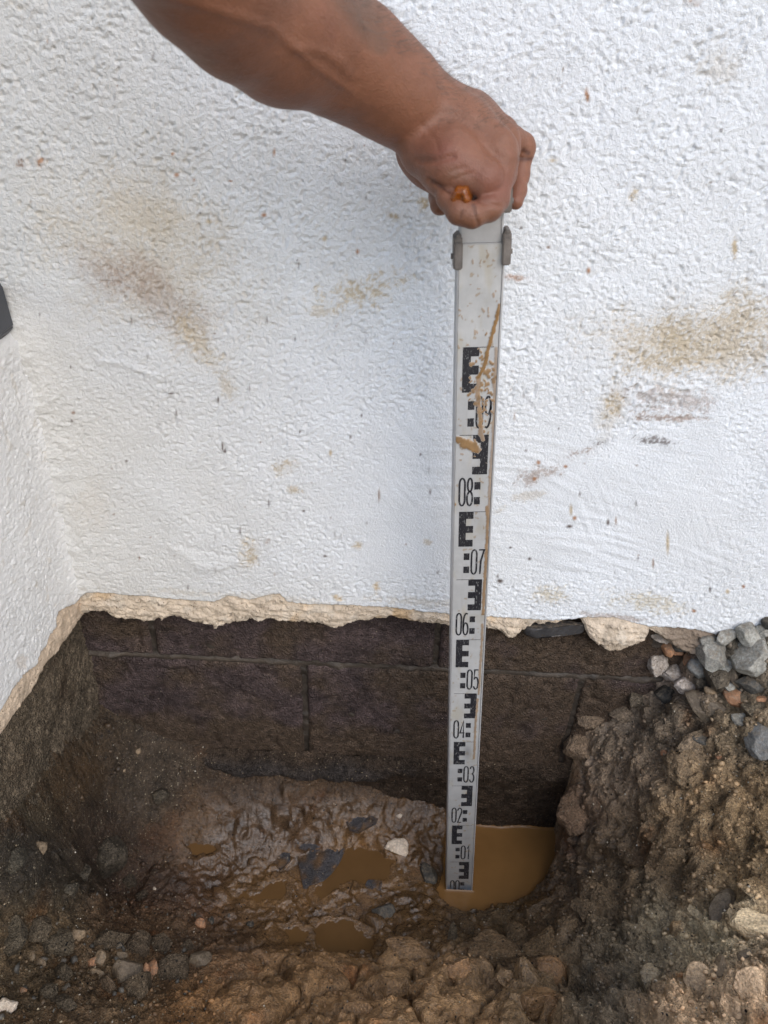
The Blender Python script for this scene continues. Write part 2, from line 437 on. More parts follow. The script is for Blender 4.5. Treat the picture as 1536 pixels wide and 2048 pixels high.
H += 0.004 * np.exp(-(((PX - 1330) / 90) ** 2 + ((PY - 775) / 45) ** 2) * 1.2) * (0.4 + 0.6 * perlin2(X * 120, Z * 120, 61))
corner = sst(1.0, 0.93, Z) * np.exp(-np.clip(X - XC, 0, 9) / 0.020)
H += 0.011 * corner * (1 + 0.5 * fbm2(X, Z, 40, 3, 90)) + 0.0022 * np.exp(-np.clip(X - XC, 0, 9) / 0.05) * fbm2(X, Z, 60, 3, 91) * sst(1.0, 0.93, Z)

# --- stains and specks that stay where they are, and painted shade at the left
WHITE = np.array([0.765, 0.785, 0.80]); TANS = np.array([0.50, 0.40, 0.26]); BRN = np.array([0.30, 0.20, 0.14]); DRT = np.array([0.09, 0.06, 0.045]); ORG = np.array([0.36, 0.17, 0.07])
C = np.broadcast_to(WHITE, PX.shape + (3,)).copy()
left_shade_grime = np.clip(sst(950, 50, PX + 200 * fbm2(X, Z, 4, 3, 30)) * 0.22 + 0.04 * sst(-0.3, 0.6, fbm2(X, Z, 5, 4, 31)), 0, 1)[..., None]  # light falloff towards the left painted into the white, plus faint patchy grime
C = C * (1 - left_shade_grime * np.array([0.80, 0.98, 1.25]))
grain = fbm2(X, Z, 150, 3, 33, 0.7)
hollow = sst(0.0008, -0.0008, HL)
RND = np.clip(0.52 + 0.30 * HL / HL.std() * 0.6 + 0.55 * grain + 0.35 * perlin2(X * 330, Z * 330, 120), 0.02, 1)
def stain(cx, cy, rx, ry, ang, colr, k, spk=0.5, seed=0, soft=1.0):
    global C
    a = math.radians(ang); dx, dy = PX - cx, PY - cy
    u = (dx * math.cos(a) + dy * math.sin(a)) / rx; v = (-dx * math.sin(a) + dy * math.cos(a)) / ry
    r = np.hypot(u, v) + 0.45 * fbm2(X, Z, 22, 4, 100 + seed, 0.6) + 0.5 * fbm2(X, Z, 75, 3, 150 + seed, 0.7) * np.clip(60.0 / ry, 0.4, 1.3)
    m = np.clip(1.15 - r * soft, 0, 1); m = m * m * (3 - 2 * m)
    cov = sst(-0.2, 0.2, m * 0.72 - RND) * sst(0.0, 0.22, m)
    m = (1 - spk) * m * 0.8 + spk * cov * (0.55 + 0.45 * m)
    C = C + (colr - C) * np.clip(m * k * 1.35, 0, 0.95)[..., None]
stain(300, 500, 290, 190, 25, TANS, 0.42, 0.45, 1, 0.9); stain(225, 545, 140, 58, 12, BRN, 0.36, 0.4, 2); stain(310, 590, 180, 75, 35, BRN, 0.34, 0.5, 3)
stain(400, 690, 95, 40, 50, TANS, 0.5, 0.6, 4); stain(455, 775, 40, 20, 70, TANS, 0.35, 0.75, 5); stain(300, 440, 120, 60, 20, TANS, 0.22, 0.5, 6)
stain(725, 580, 120, 45, -15, np.array([0.52, 0.40, 0.22]), 0.55, 0.75, 7); stain(640, 625, 40, 14, 0, TANS, 0.35, 0.7, 8)
stain(1440, 670, 260, 115, -8, TANS, 0.62, 0.6, 9, 0.95); stain(1290, 690, 170, 85, 10, TANS, 0.42, 0.65, 10); stain(1225, 815, 36, 62, 15, TANS, 0.75, 0.45, 11)
stain(1330, 800, 130, 42, 6, BRN, 0.40, 0.85, 12); stain(1330, 835, 110, 12, 2, BRN, 0.6, 0.8, 13); stain(1205, 883, 36, 12, -8, DRT, 0.7, 0.75, 14)
stain(1310, 880, 60, 11, 5, DRT, 0.6, 0.85, 15); stain(1165, 903, 55, 14, -12, BRN, 0.55, 0.8, 16); stain(1090, 945, 80, 24, -20, BRN, 0.5, 0.75, 17)
stain(1060, 990, 50, 14, -10, TANS, 0.3, 0.8, 18)
stain(1265, 390, 13, 22, 20, TANS, 0.9, 0.7, 19); stain(1470, 498, 9, 32, 3, TANS, 0.9, 0.6, 20); stain(1030, 555, 30, 9, 8, ORG, 0.6, 0.5, 21); stain(1385, 3, 26, 14, 0, ORG, 0.7, 0.6, 22)
stain(1105, 321, 14, 6, 0, TANS, 0.9, 0.4, 23); stain(1174, 190, 5, 17, -8, ORG, 0.9, 0.3, 24); stain(846, 408, 14, 24, 5, TANS, 0.8, 0.6, 25); stain(785, 431, 22, 10, 20, TANS, 0.8, 0.6, 26)
stain(1440, 140, 80, 60, 0, TANS, 0.22, 0.8, 27); stain(700, 240, 40, 30, 0, TANS, 0.3, 0.8, 28)
stain(500, 1110, 25, 48, 5, TANS, 0.6, 0.7, 29); stain(570, 930, 36, 22, -20, TANS, 0.65, 0.6, 30); stain(590, 982, 22, 12, 0, TANS, 0.6, 0.6, 31); stain(535, 1082, 8, 8, 0, BRN, 0.6, 0.5, 46)
stain(1290, 1205, 110, 30, 8, np.array([0.55, 0.46, 0.30]), 0.5, 0.75, 32); stain(1100, 1190, 65, 24, 5, np.array([0.55, 0.46, 0.30]), 0.5, 0.75, 33); stain(715, 1092, 14, 10, 0, TANS, 0.7, 0.5, 34); stain(855, 1085, 14, 8, 0, TANS, 0.5, 0.6, 35)
stain(40, 326, 14, 14, 0, BRN, 0.7, 0.7, 36); stain(82, 323, 14, 12, 0, ORG, 0.7, 0.6, 37); stain(143, 842, 8, 6, 0, DRT, 0.8, 0.3, 38); stain(180, 1010, 60, 90, 15, TANS, 0.12, 0.6, 39)
stain(753, 1172, 14, 26, 10, np.array([0.62, 0.48, 0.30]), 1.0, 0.15, 40, 1.6); stain(678, 1194, 24, 16, 0, np.array([0.62, 0.48, 0.30]), 1.0, 0.15, 41, 1.6)
stain(1225, 1235, 90, 10, 5, BRN, 0.45, 0.7, 42); stain(850, 1205, 200, 12, 4, TANS, 0.25, 0.8, 43); stain(500, 1195, 330, 12, 4, TANS, 0.22, 0.8, 44); stain(50, 10, 60, 20, 0, TANS, 0.2, 0.6, 45)
stain(1000, 1020, 20, 8, -30, TANS, 0.4, 0.6, 47)
# drops and flecks of mud, seeds and grass
def fleck(cx, cy, lx, ly, colr, k=0.95):
    global C
    e = 2.0
    w = np.abs(PX - cx) < 40
    m = np.clip(1.5 - np.hypot((PX - cx) / max(lx, e), (PY - cy) / max(ly, e)), 0, 1) * w
    C = C + (colr - C) * np.clip(m * k, 0, 1)[..., None]
for f in ((353,350,5,4,ORG),(345,308,3,3,ORG),(388,360,3,2,ORG),(461,362,4,2,ORG),(528,430,5,4,ORG),(418,443,6,4,TANS),(548,305,2,8,ORG),(700,250,4,3,ORG),(715,503,3,5,ORG),(649,478,5,4,TANS),
          (1077,925,4,4,ORG),(1131,933,4,3,ORG),(1069,958,4,4,ORG),(1149,1036,4,4,ORG),(1142,1020,3,10,TANS),(1139,1053,6,3,DRT),(1177,541,4,6,ORG),(1000,1162,6,4,DRT),(1059,1118,3,3,DRT),(1021,1095,3,2,DRT),
          (1097,495,3,3,BRN),(1042,456,3,3,DRT),(1442,260,3,3,DRT),(1216,1045,3,6,DRT),(1232,1042,2,7,BRN),(1335,1085,3,20,TANS),(1306,1126,2,9,BRN),(1388,1222,4,3,ORG),(1455,1183,4,4,TANS),(1487,1173,3,3,ORG),
          (445,893,2,9,DRT),(450,902,3,4,DRT),(436,800,2,6,DRT),(342,787,6,2,DRT),(147,825,4,3,BRN),(253,922,3,2,DRT),(600,863,2,3,DRT),(723,831,2,3,DRT),(661,906,3,6,TANS),(650,1112,4,2,DRT),(758,990,2,12,BRN),(841,909,2,3,DRT),(607,1023,3,2,DRT),(1420,1180,2,5,DRT)):
    fleck(*f)
for i in range(150):
    fx, fy = rng.uniform(30, 1530), rng.uniform(40, 1210)
    t = rng.random()
    fleck(fx, fy, 1.5, rng.uniform(2, 8) if t < .6 else 2, DRT if t < .5 else BRN, rng.uniform(0.35, 0.85))
# lip that gives the finish its thickness
lipV = np.stack([X[0], np.full_like(X[0], YR + 0.0045), Z[0] + 0.0005], -1)
V = np.concatenate([lipV[None], np.stack([X, YR - H, Z], -1)], 0)
C = np.concatenate([np.broadcast_to(np.array([0.62, 0.52, 0.38]), C[:1].shape), C], 0)
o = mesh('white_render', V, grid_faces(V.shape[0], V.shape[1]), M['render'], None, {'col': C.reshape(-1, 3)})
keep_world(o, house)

# --- sandy base coat under it
xb = np.arange(-0.455, 0.86, 0.002)
d0 = np.concatenate([np.arange(0, 40)]) / 39.0
Xb = np.broadcast_to(xb, (40, len(xb)))
zt, zl = zw(xb) + 0.02, zb(xb)
zl = np.minimum(zl, zt - 0.022)
Zb = zt + (zl - zt) * d0[:, None]
bul = 0.0035 * fbm2(Xb, Zb * 1.6, 28, 4, 51, 0.6) + 0.0035 * fbm2(Xb * 0.55, Zb * 2.2, 75, 4, 52, 0.65) + 0.0022 * sst(0.0, 0.25, fbm2(Xb * 0.6, Zb * 1.5, 60, 2, 59)) + 0.001
below = sst(0.0, 0.012, (zw(xb) - Zb))
led = fbm2(Xb * 0.7, Zb * 1.8, 55, 4, 60, 0.6) * 4 + (zw(xb) - Zb) * 90
bul = bul * 0.6 + 0.0032 * (np.floor(led) + sst(0.75, 1.0, led - np.floor(led))) * 0.5 % 0.006 + 0.0012 * fbm2(Xb, Zb, 260, 2, 61)
bul = bul * below + 0.001 * below
lx = on_y(np.float64(1225), np.float64(1270), YR)[0]; lz = on_y(np.float64(1225), np.float64(1270), YR)[2]
bul += 0.011 * np.exp(-((Xb - lx) / 0.045) ** 2 - ((Zb - lz) / 0.026) ** 2)
bul -= 0.006 * sst(0.0, 0.012, Zb - zl) * 0
edge = sst(0.010, 0.0, Zb - zl)
Yb = YR + 0.0035 - bul + 0.005 * edge ** 2
curlV = []
for k, (dy, dz) in enumerate(((0.006, -0.0015), (0.012, 0.0), (0.019, 0.004), (0.026, 0.012))):
    curlV.append(np.stack([xb, np.maximum(Yb[-1] + dy, Yb[-1]), zl + dz + 0.0015 * perlin2(xb * 190, xb * 0 + k, 57)], -1))
Vb = np.concatenate([np.stack([Xb, Yb, Zb], -1), np.array(curlV)], 0)
cb = np.array([0.58, 0.475, 0.36]) * (1 + 0.45 * fbm2(Vb[..., 0], Vb[..., 2], 45, 5, 55, 0.65))[..., None]
org = sst(0.1, 0.5, fbm2(Vb[..., 0], Vb[..., 2], 14, 3, 56))[..., None]
cb = cb * (1 + org * (np.array([0.97, 0.84, 0.66]) - 1))
pale = sst(0.25, 0.5, perlin2(Vb[..., 0] * 40, Vb[..., 2] * 40, 58))[..., None]
cb = cb + pale * (np.array([0.60, 0.52, 0.42]) - cb) * 0.6
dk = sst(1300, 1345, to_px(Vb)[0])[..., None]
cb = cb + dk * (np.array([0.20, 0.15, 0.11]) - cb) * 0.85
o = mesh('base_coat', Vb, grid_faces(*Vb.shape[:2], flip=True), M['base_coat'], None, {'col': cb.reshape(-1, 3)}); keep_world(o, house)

# --- concrete blocks with recessed joints
def block(x0, x1, z0, z1, seed):
    r = 0.003
    xa = np.arange(x0, x1 + r / 2, r); za = np.arange(z0, z1 + r / 2, r)
    A, B = np.meshgrid(xa, za)
    e = np.minimum(np.minimum(A - xa[0], xa[-1] - A), np.minimum(B - za[0], za[-1] - B)) + 0.003 * perlin2(A * 90, B * 90, seed)
    y = YB - 0.0022 * fbm2(A, B, 110, 4, seed, 0.75) - 0.0035 * fbm2(A, B, 12, 3, seed + 1) + 0.005 * np.clip(1 - e / 0.006, 0, 1) ** 2
    y += 0.004 * sst(0.35, 0.6, perlin2(A * 38, B * 38, seed + 5))
    ring = [np.stack([A, y, B], -1)]
    Vv = np.stack([A, y, B], -1)
    # returns of the block into the joint
    top = Vv[-1:] + np.array([0, 0.03, 0]); bot = Vv[:1] + np.array([0, 0.03, 0])
    Vv = np.concatenate([bot, Vv, top], 0)
    lf = Vv[:, :1] + np.array([0, 0.03, 0]); rt = Vv[:, -1:] + np.array([0, 0.03, 0])
    Vv = np.concatenate([lf, Vv, rt], 1)
    q = fbm2(Vv[..., 0], Vv[..., 2], 18, 4, seed + 9)
    c = np.array([0.084, 0.060, 0.056]) * (1 + 0.75 * q)[..., None]
    mud = sst(-0.15, 0.4, fbm2(Vv[..., 0], Vv[..., 2], 9, 4, seed + 12) + 0.75 * sst(0.29, 0.20, Vv[..., 2] + 0.02 * fbm2(Vv[..., 0], Vv[..., 2], 25, 3, seed + 14)) + 0.4 * sst(0.0, 0.25, Vv[..., 0]))[..., None]
    c = c + mud * (np.array([0.092, 0.063, 0.038]) - c) * 0.75
    top_dark = sst(0.45, 0.52, Vv[..., 2])[..., None] * 0.25  # blocks get darker towards the top of the upper course
    c = c * (1 - top_dark)
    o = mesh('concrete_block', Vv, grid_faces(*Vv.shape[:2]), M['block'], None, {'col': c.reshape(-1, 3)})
    return keep_world(o, house)
sd_ = 200
for x0 in (-0.807, -0.357, 0.093, 0.543):
    block(x0 + 0.005, x0 + 0.445, 0.411, 0.626, sd_); sd_ += 20
for x0 in (-0.567, -0.117, 0.333, 0.783):
    block(x0 + 0.005, x0 + 0.445, 0.186, 0.401, sd_); sd_ += 20
xa = np.arange(-0.82, 1.1, 0.004); za = np.arange(0.15, 0.62, 0.002)
A, B = np.meshgrid(xa, za)
bed = np.exp(-((B - 0.4065 + 0.002 * perlin2(A * 14, A * 0, 301)) / 0.007) ** 2) * (0.45 + 0.55 * sst(-0.35, 0.35, fbm2(A, B, 13, 3, 303)))
y = YB + 0.0065 - 0.0045 * sst(0.1, 0.5, fbm2(A, B, 22, 3, 305)) - bed * (0.0050 + 0.004 * sst(0.0, 0.5, perlin2(A * 11, B * 11, 304))) + 0.0022 * fbm2(A, B, 80, 4, 300)
c = np.array([0.072, 0.056, 0.042]) * (0.55 + 0.5 * bed + 0.35 * fbm2(A, B, 30, 3, 302))[..., None]
o = mesh('mortar_joint', np.stack([A, y, B], -1), grid_faces(*A.shape), M['mortar'], None, {'col': c.reshape(-1, 3)}); keep_world(o, house)

# --- rough footing below the blocks
xa = np.arange(-0.52, 0.75, 0.0025); za = np.arange(-0.12, 0.196, 0.0025)
A, B = np.meshgrid(xa, za)
ledge = np.exp(-((B - 0.165 + 0.012 * perlin2(A * 12, A * 0, 310)) / 0.022) ** 2) * (0.35 + 0.65 * sst(0.12, -0.05, A)) * (0.6 + 0.8 * fbm2(A, B, 10, 3, 311))
y = YB - 0.004 - 0.032 * np.clip(ledge, 0, 1.2) - 0.006 * fbm2(A, B, 35, 4, 312) - 0.004 * np.abs(fbm2(A, B * 2.5, 60, 3, 313))
y += 0.008 * sst(0.185, 0.196, B)
c = np.array([0.062, 0.043, 0.029]) * (1 + 0.6 * fbm2(A, B, 22, 4, 315))[..., None]
gr = sst(0.1, 0.7, ledge)[..., None]; c = c + gr * (np.array([0.046, 0.041, 0.039]) - c) * 0.7
o = mesh('footing', np.stack([A, y, B], -1), grid_faces(*A.shape), M['foundation'], None, {'col': c.reshape(-1, 3)}); keep_world(o, house)
FOOT = (xa, za, y)
def box(name, lo, hi, mat, parent=None, bev=0.0, seg=2):
    bm = bmesh.new(); bmesh.ops.create_cube(bm, size=1)
    for v in bm.verts:
        for i in range(3): v.co[i] = (lo[i] + hi[i]) / 2 + v.co[i] * (hi[i] - lo[i])
    if bev: bmesh.ops.bevel(bm, geom=bm.edges[:], offset=bev, segments=seg, profile=0.6, affect='EDGES')
    me = bpy.data.meshes.new(name); bm.to_mesh(me); bm.free(); me.materials.append(mat)
    for p in me.polygons: p.use_smooth = bool(bev)
    o = bpy.data.objects.new(name, me); COL.objects.link(o)
    if parent: keep_world(o, parent)
    return o
box('wall_core', (-6, 0.885, -0.5), (6, 1.4, 2.6), M['core'], house)
tag(house, 'long white rendered wall with brown stains, broken off above dark concrete blocks', 'wall', kind='thing')

# ================================================================== LOW SIDE WALL (left)
side = empty('side_wall', (XC, 0.3, 0.4))
def side_line(pts, x=XC):
    q = np.array([on_x(*map(np.float64, p), x) for p in pts]); s = YR - q[:, 1]; o = np.argsort(s); return s[o], q[o, 2]
swx, swz = side_line([(163,1178),(158,1186),(147,1208),(128,1216),(117,1222),(112,1240),(114,1252),(100,1270),(93,1291),(80,1305),(72,1330),(62,1336),(45,1350),(24,1379),(10,1405),(0,1423)])
sbx, sbz = side_line([(168,1236),(155,1255),(142,1276),(120,1306),(98,1330),(84,1352),(73,1379),(52,1408),(29,1437),(14,1462),(0,1481)])
def szw(s): return np.interp(s, swx, swz, right=swz[-1]) + 0.003 * fbm2(s, s * 0 + 8.1, 60, 4, 6, 0.6)
def szb(s): return np.interp(s, sbx, sbz, right=sbz[-1]) + 0.0025 * fbm2(s, s * 0 + 2.7, 70, 4, 16, 0.6)
ss = graded(-0.006, 0.62, 0.002, -0.006, 2.6)
z0 = np.append(np.arange(0.0, 0.46, 0.002), [0.47])
Sg, Jg = np.meshgrid(ss, z0)
ztop = 0.952
lowz = szw(ss)[None, :]
Zg = lowz + (ztop - lowz) * (Jg / z0[-1])
Hs = stucco(Sg, Zg, 303, 0.95, None) + 0.0015 * np.abs(fbm2(Sg, Zg, 70, 3, 304))
Hs += 0.009 * np.exp(-np.clip(Sg, 0, 9) / 0.014)
Hs = Hs * sst(0.952, 0.93, Zg) - 0.003 * sst(0.94, 0.952, Zg)
cs = np.broadcast_to(np.array([0.785, 0.765, 0.73]), Sg.shape + (3,)).copy()
cs *= (1 - 0.06 * sst(-0.2, 0.6, fbm2(Sg, Zg, 6, 4, 306)))[..., None]
sp_ = sst(0.33, 0.45, fbm2(Sg, Zg, 45, 3, 307))[..., None] * 0.25
cs = cs + sp_ * (TANS - cs)
chip = np.clip(1.3 - np.hypot((Sg - np.interp(40, [0], [0.3])) * 0 + (to_px(np.stack([np.full_like(Sg, XC), YR - Sg, Zg], -1))[0] - 42) / 12, (to_px(np.stack([np.full_like(Sg, XC), YR - Sg, Zg], -1))[1] - 1325) / 15) - 0.3 * fbm2(Sg, Zg, 90, 3, 308), 0, 1)[..., None]
chip = 0.45 * sst(0.1, 0.6, chip + 0.5 * fbm2(Sg, Zg, 120, 3, 309)[..., None] * (chip > 0.02)) * 0.7
cs = cs + chip * (np.array([0.55, 0.42, 0.30]) - cs)
Hs -= 0.002 * chip[..., 0]
V = np.stack([XC + Hs, YR - Sg, Zg], -1)
lip = V[:1] * 1.0; lip[..., 0] = XC - 0.005
V = np.concatenate([lip, V], 0); cs = np.concatenate([np.broadcast_to(np.array([0.55, 0.44, 0.33]), cs[:1].shape), cs], 0)
o = mesh('white_render', V, grid_faces(*V.shape[:2]), M['render'], None, {'col': cs.reshape(-1, 3)}); keep_world(o, side)
sb_ = np.append(np.arange(-0.01, 0.75, 0.0022), [1.2, 2.6])
d0 = np.arange(0, 40) / 39.0
Sb = np.broadcast_to(sb_, (40, len(sb_)))
zt, zl = szw(sb_) + 0.02, szb(sb_); zl = np.minimum(zl, zt - 0.022)
Zb = zt + (zl - zt) * d0[:, None]
below = sst(0.0, 0.012, szw(sb_) - Zb)
bul = (0.004 * fbm2(Sb, Zb, 40, 4, 351) + 0.002 * fbm2(Sb, Zb, 140, 3, 352) + 0.003) * below
Xb = XC - 0.0035 + bul - 0.006 * sst(0.010, 0.0, Zb - zl) ** 2
curl = np.array([np.stack([Xb[-1] - dx, YR - sb_, zl + dz], -1) for dx, dz in ((0.006, -0.001), (0.014, 0.001), (0.022, 0.008))])
Vb = np.concatenate([np.stack([Xb, YR - Sb, Zb], -1), curl], 0)
cb = np.array([0.58, 0.45, 0.325]) * (1 + 0.25 * fbm2(YR - Vb[..., 1], Vb[..., 2], 35, 4, 355))[..., None]
o = mesh('base_coat', Vb, grid_faces(*Vb.shape[:2], flip=True), M['base_coat'], None, {'col': cb.reshape(-1, 3)}); keep_world(o, side)
sf = np.append(np.arange(-0.03, 0.75, 0.0025), [1.2, 2.6]); zf = np.arange(-0.1, 0.60, 0.0025)
A, B = np.meshgrid(sf, zf)
x = XC - 0.016 + 0.007 * fbm2(A, B, 20, 4, 361) + 0.005 * fbm2(A, B, 80, 4, 362, 0.7) + 0.02 * sst(0.30, 0.12, B) * (0.5 + fbm2(A, B, 14, 3, 363))
c = np.array([0.165, 0.126, 0.085]) * (1 + 0.6 * fbm2(A, B, 16, 4, 365))[..., None]
rust = sst(0.1, 0.5, fbm2(A, B, 8, 3, 366))[..., None]; c = c + rust * (np.array([0.055, 0.034, 0.02]) - c) * 0.7
o = mesh('foundation', np.stack([x, YR - A, B], -1), grid_faces(*A.shape), M['foundation'], None, {'col': c.reshape(-1, 3)}); keep_world(o, side)
box('wall_core', (-0.75, -1.75, -0.5), (XC - 0.035, 0.838, 0.950), M['core'], side)
# dark slate coping with a chamfered lower nose
bm = bmesh.new()
prof = [(-0.80, 0.953), (-0.449, 0.953), (-0.4435, 0.960), (-0.4455, 1.008), (-0.449, 1.012), (-0.80, 1.012)]
a = [bm.verts.new((x_, 0.836, z_)) for x_, z_ in prof]; b = [bm.verts.new((x_, -1.8, z_)) for x_, z_ in prof]
bm.faces.new(a[::-1]); bm.faces.new(b)
for i in range(6): bm.faces.new((a[i], a[(i + 1) % 6], b[(i + 1) % 6], b[i]))
bmesh.ops.recalc_face_normals(bm, faces=bm.faces[:])
bmesh.ops.bevel(bm, geom=[e for e in bm.edges if e.calc_face_angle(0) > 0.5], offset=0.002, segments=2, affect='EDGES')
me = bpy.data.meshes.new('coping'); bm.to_mesh(me); bm.free(); me.materials.append(M['coping'])
o = bpy.data.objects.new('coping', me); COL.objects.link(o); keep_world(o, side)
tag(side, 'low white side wall at the left edge, capped with dark grey slate', 'wall', kind='thing')

# ================================================================== THE DUG GROUND
CP = [ # photograph point and the height there
 (300,1492,.21),(230,1470,.25),(180,1485,.285),(155,1500,.315),(125,1545,.325),(98,1592,.335),(48,1642,.37),(0,1690,.40),(0,1750,.36),(420,1540,.165),(600,1570,.135),(750,1590,.10),(860,1612,.07),
 (300,1560,.165),(450,1620,.10),(620,1650,.062),(790,1640,.055),(200,1600,.20),(150,1620,.25),(100,1690,.285),
 (400,1700,.062),(560,1700,.045),(700,1720,.03),(800,1700,.036),(850,1700,.03),(300,1760,.075),(190,1740,.12),(60,1790,.30),
 (0,1850,.305),(100,1870,.235),(220,1880,.175),(330,1880,.115),(450,1850,.06),(560,1800,.035),(680,1780,.028),(680,1870,.028),(800,1830,.035),(860,1800,.03),
 (0,2040,.295),(150,2000,.25),(280,1990,.205),(400,1960,.155),(400,2040,.21),(520,1920,.095),(600,2000,.165),(700,1940,.09),(800,1930,.09),(720,2040,.20),
 (900,1860,.07),(990,1840,.05),(980,1910,.12),(1060,1870,.11),(900,1960,.14),(1000,2030,.21),(1080,1960,.17),(900,2045,.22),
 (1120,1800,.09),(1200,1820,.15),(1150,1740,.085),(1180,1640,.17),(1130,1560,.17),(1120,1500,.21),(1150,1460,.27),(1200,1430,.31),(1260,1425,.335),(1320,1405,.375),(1350,1360,.42),(1380,1320,.465),(1430,1280,.505),(1500,1240,.545),
 (1250,1500,.30),(1250,1600,.255),(1230,1700,.18),(1330,1500,.345),(1330,1600,.31),(1330,1700,.26),(1300,1780,.22),(1430,1430,.42),(1430,1530,.375),(1430,1630,.345),(1430,1730,.31),(1536,1330,.51),(1536,1430,.455),(1536,1550,.41),(1536,1680,.37),(1500,1800,.34),
 (1300,1850,.22),(1400,1860,.28),(1500,1900,.34),(1180,1900,.17),(1280,1940,.24),(1180,2000,.23),(1300,2010,.32),(1400,2000,.34),(1500,2000,.37),(1380,2046,.37),(1150,2046,.26)]
P = np.array([on_z(np.float64(a), np.float64(b), c) for a, b, c in CP])
ANCH = np.array([(-.75,.2,.33),(-.75,-.2,.34),(-.3,0.0,.36),(.1,.0,.36),(.5,.05,.42),(.9,.1,.45),(.95,.5,.47),(1.0,.84,.53),(.7,.86,.545),(.8,.3,.44),(-.7,.7,.42),(-.6,.86,.36),(-.3,-.3,.4),(.4,-.3,.42),(-.2,.9,.2),(.2,.9,.04)])
PP = np.concatenate([P, ANCH])
def tps(r2): return 0.5 * r2 * np.log(r2 + 1e-12)
A_ = PP[:, :2]; n = len(A_)
K = tps(((A_[:, None] - A_[None]) ** 2).sum(-1)) + np.eye(n) * 2e-4
T = np.concatenate([np.ones((n, 1)), A_], 1)
W = np.linalg.solve(np.block([[K, T], [T.T, np.zeros((3, 3))]]), np.concatenate([PP[:, 2], np.zeros(3)]))
def base_h(x, y):
    s = W[n] + W[n + 1] * x + W[n + 2] * y
    for i in range(n): s = s + W[i] * tps((x - A_[i, 0]) ** 2 + (y - A_[i, 1]) ** 2)
    return s
gx = graded(-0.74, 0.84, 0.0021, -60, 60); gy = graded(0.12, 0.872, 0.0021, -60, 60)
GX, GY = np.meshgrid(gx, gy)
cx_, cy_ = np.clip(GX, -0.74, 0.9), np.clip(GY, -0.1, 0.9)
far = sst(0.0, 0.5, np.hypot(GX - cx_, GY - cy_))
G = base_h(cx_, cy_) * (1 - far) + 0.46 * far
GPX, GPY, _ = to_px(np.stack([GX, GY, G], -1))
G0 = G.copy()
near_cam = (GY < 0.05)
GPX = np.where(near_cam, np.clip(800 + GX * 1500, 0, 1536), GPX); GPY = np.where(near_cam, 2040, GPY)
def inside(poly, z, noise_amp=0.006, fr=40, seed=0):
    """signed distance in metres (negative inside) to a photograph outline lying at height z"""
    q = np.array([on_z(np.float64(a), np.float64(b), z)[:2] for a, b in poly])
    d = np.full(GX.shape, 1e9); ins = np.zeros(GX.shape, bool)
    for i in range(len(q)):
        a, b = q[i], q[(i + 1) % len(q)]
        t = np.clip(((GX - a[0]) * (b[0] - a[0]) + (GY - a[1]) * (b[1] - a[1])) / ((b - a) ** 2).sum(), 0, 1)
        d = np.minimum(d, np.hypot(GX - a[0] - t * (b[0] - a[0]), GY - a[1] - t * (b[1] - a[1])))
        c1 = (a[1] > GY) != (b[1] > GY)
        with np.errstate(divide='ignore', invalid='ignore'):
            xi = (b[0] - a[0]) * (GY - a[1]) / (b[1] - a[1]) + a[0]
        ins ^= c1 & (GX < xi)
    return np.where(ins, -d, d) + noise_amp * fbm2(GX, GY, fr, 4, 400 + seed, 0.6), q
# zones
wetz = np.clip(np.exp(-((GPX - 690) / 300) ** 4 - ((GPY - 1750) / 165) ** 4) + 0.35 * np.exp(-((GPX - 450) / 160) ** 2 - ((GPY - 1750) / 90) ** 2), 0, 1)
gravz = sst(520, 300, GPX) * sst(1760, 1850, GPY)
rightz = sst(1080, 1180, GPX)
forez = sst(1870, 1930, GPY) * sst(300, 480, GPX) * sst(1250, 1120, GPX)
lumpz = np.clip(rightz + forez * 0.9 + gravz * 0.9 + 0.55, 0, 1) * (1 - 0.6 * wetz)
GB = G.copy()
# the relief is cut from solid noise so that steep banks are not streaked
P3 = np.stack([GX, GY, G], -1)
def n3(f, o, seed, gain=0.55): return fbm3(P3, f, o, seed, gain)
lo_ = (1 - far)
G += (0.012 * n3(15, 3, 410) + 0.006 * np.abs(n3(42, 3, 411))) * np.clip(lumpz, 0.35, 1) * lo_
W3 = P3 + 0.008 * np.stack([perlin3(GX * 55, GY * 55, G * 55, 412), perlin3(GX * 55 + 9, GY * 55, G * 55, 413), 0 * G], -1)
f1, f2 = worley3(W3, 27, 414)
G += (np.sqrt(np.clip(1.05 - f1, 0, 1)) - 0.6) * 0.046 * np.clip(rightz * 0.75 + forez * 0.25, 0, 1) * sst(-0.6, 0.0, n3(9, 2, 415)) * lo_
f1, f2 = worley3(W3, 66, 416)
G += (np.sqrt(np.clip(1.05 - f1, 0, 1)) - 0.6) * 0.015 * lumpz * (1 - 0.7 * forez) * sst(-0.4, 0.2, n3(18, 2, 417)) * lo_
G += 0.009 * n3(100, 3, 418, 0.7) * np.clip(lumpz, 0.4, 1) * (1 - 0.6 * forez) * lo_
# heavy smooth clay turned over in the foreground
Q3 = np.stack([(GX * 0.86 + GY * 0.5) * 0.8, (-GX * 0.5 + GY * 0.86) * 1.25, G * 0.5], -1) + (0.024 * perlin3(GX * 22, GY * 22, G * 0, 450) + 0.012 * perlin3(GX * 60, GY * 60, G * 0, 454))[..., None] * np.array([1, -0.8, 0.6])
f1, f2 = worley3(Q3, 13, 452)
G += forez * (0.040 * np.clip(1.1 - f1, 0, 1) ** 0.4 - 0.026 - 0.020 * np.exp(-((f2 - f1) / 0.055) ** 2) + 0.010 * n3(9, 2, 455) + 0.009 * n3(36, 4, 453, 0.62)) * lo_
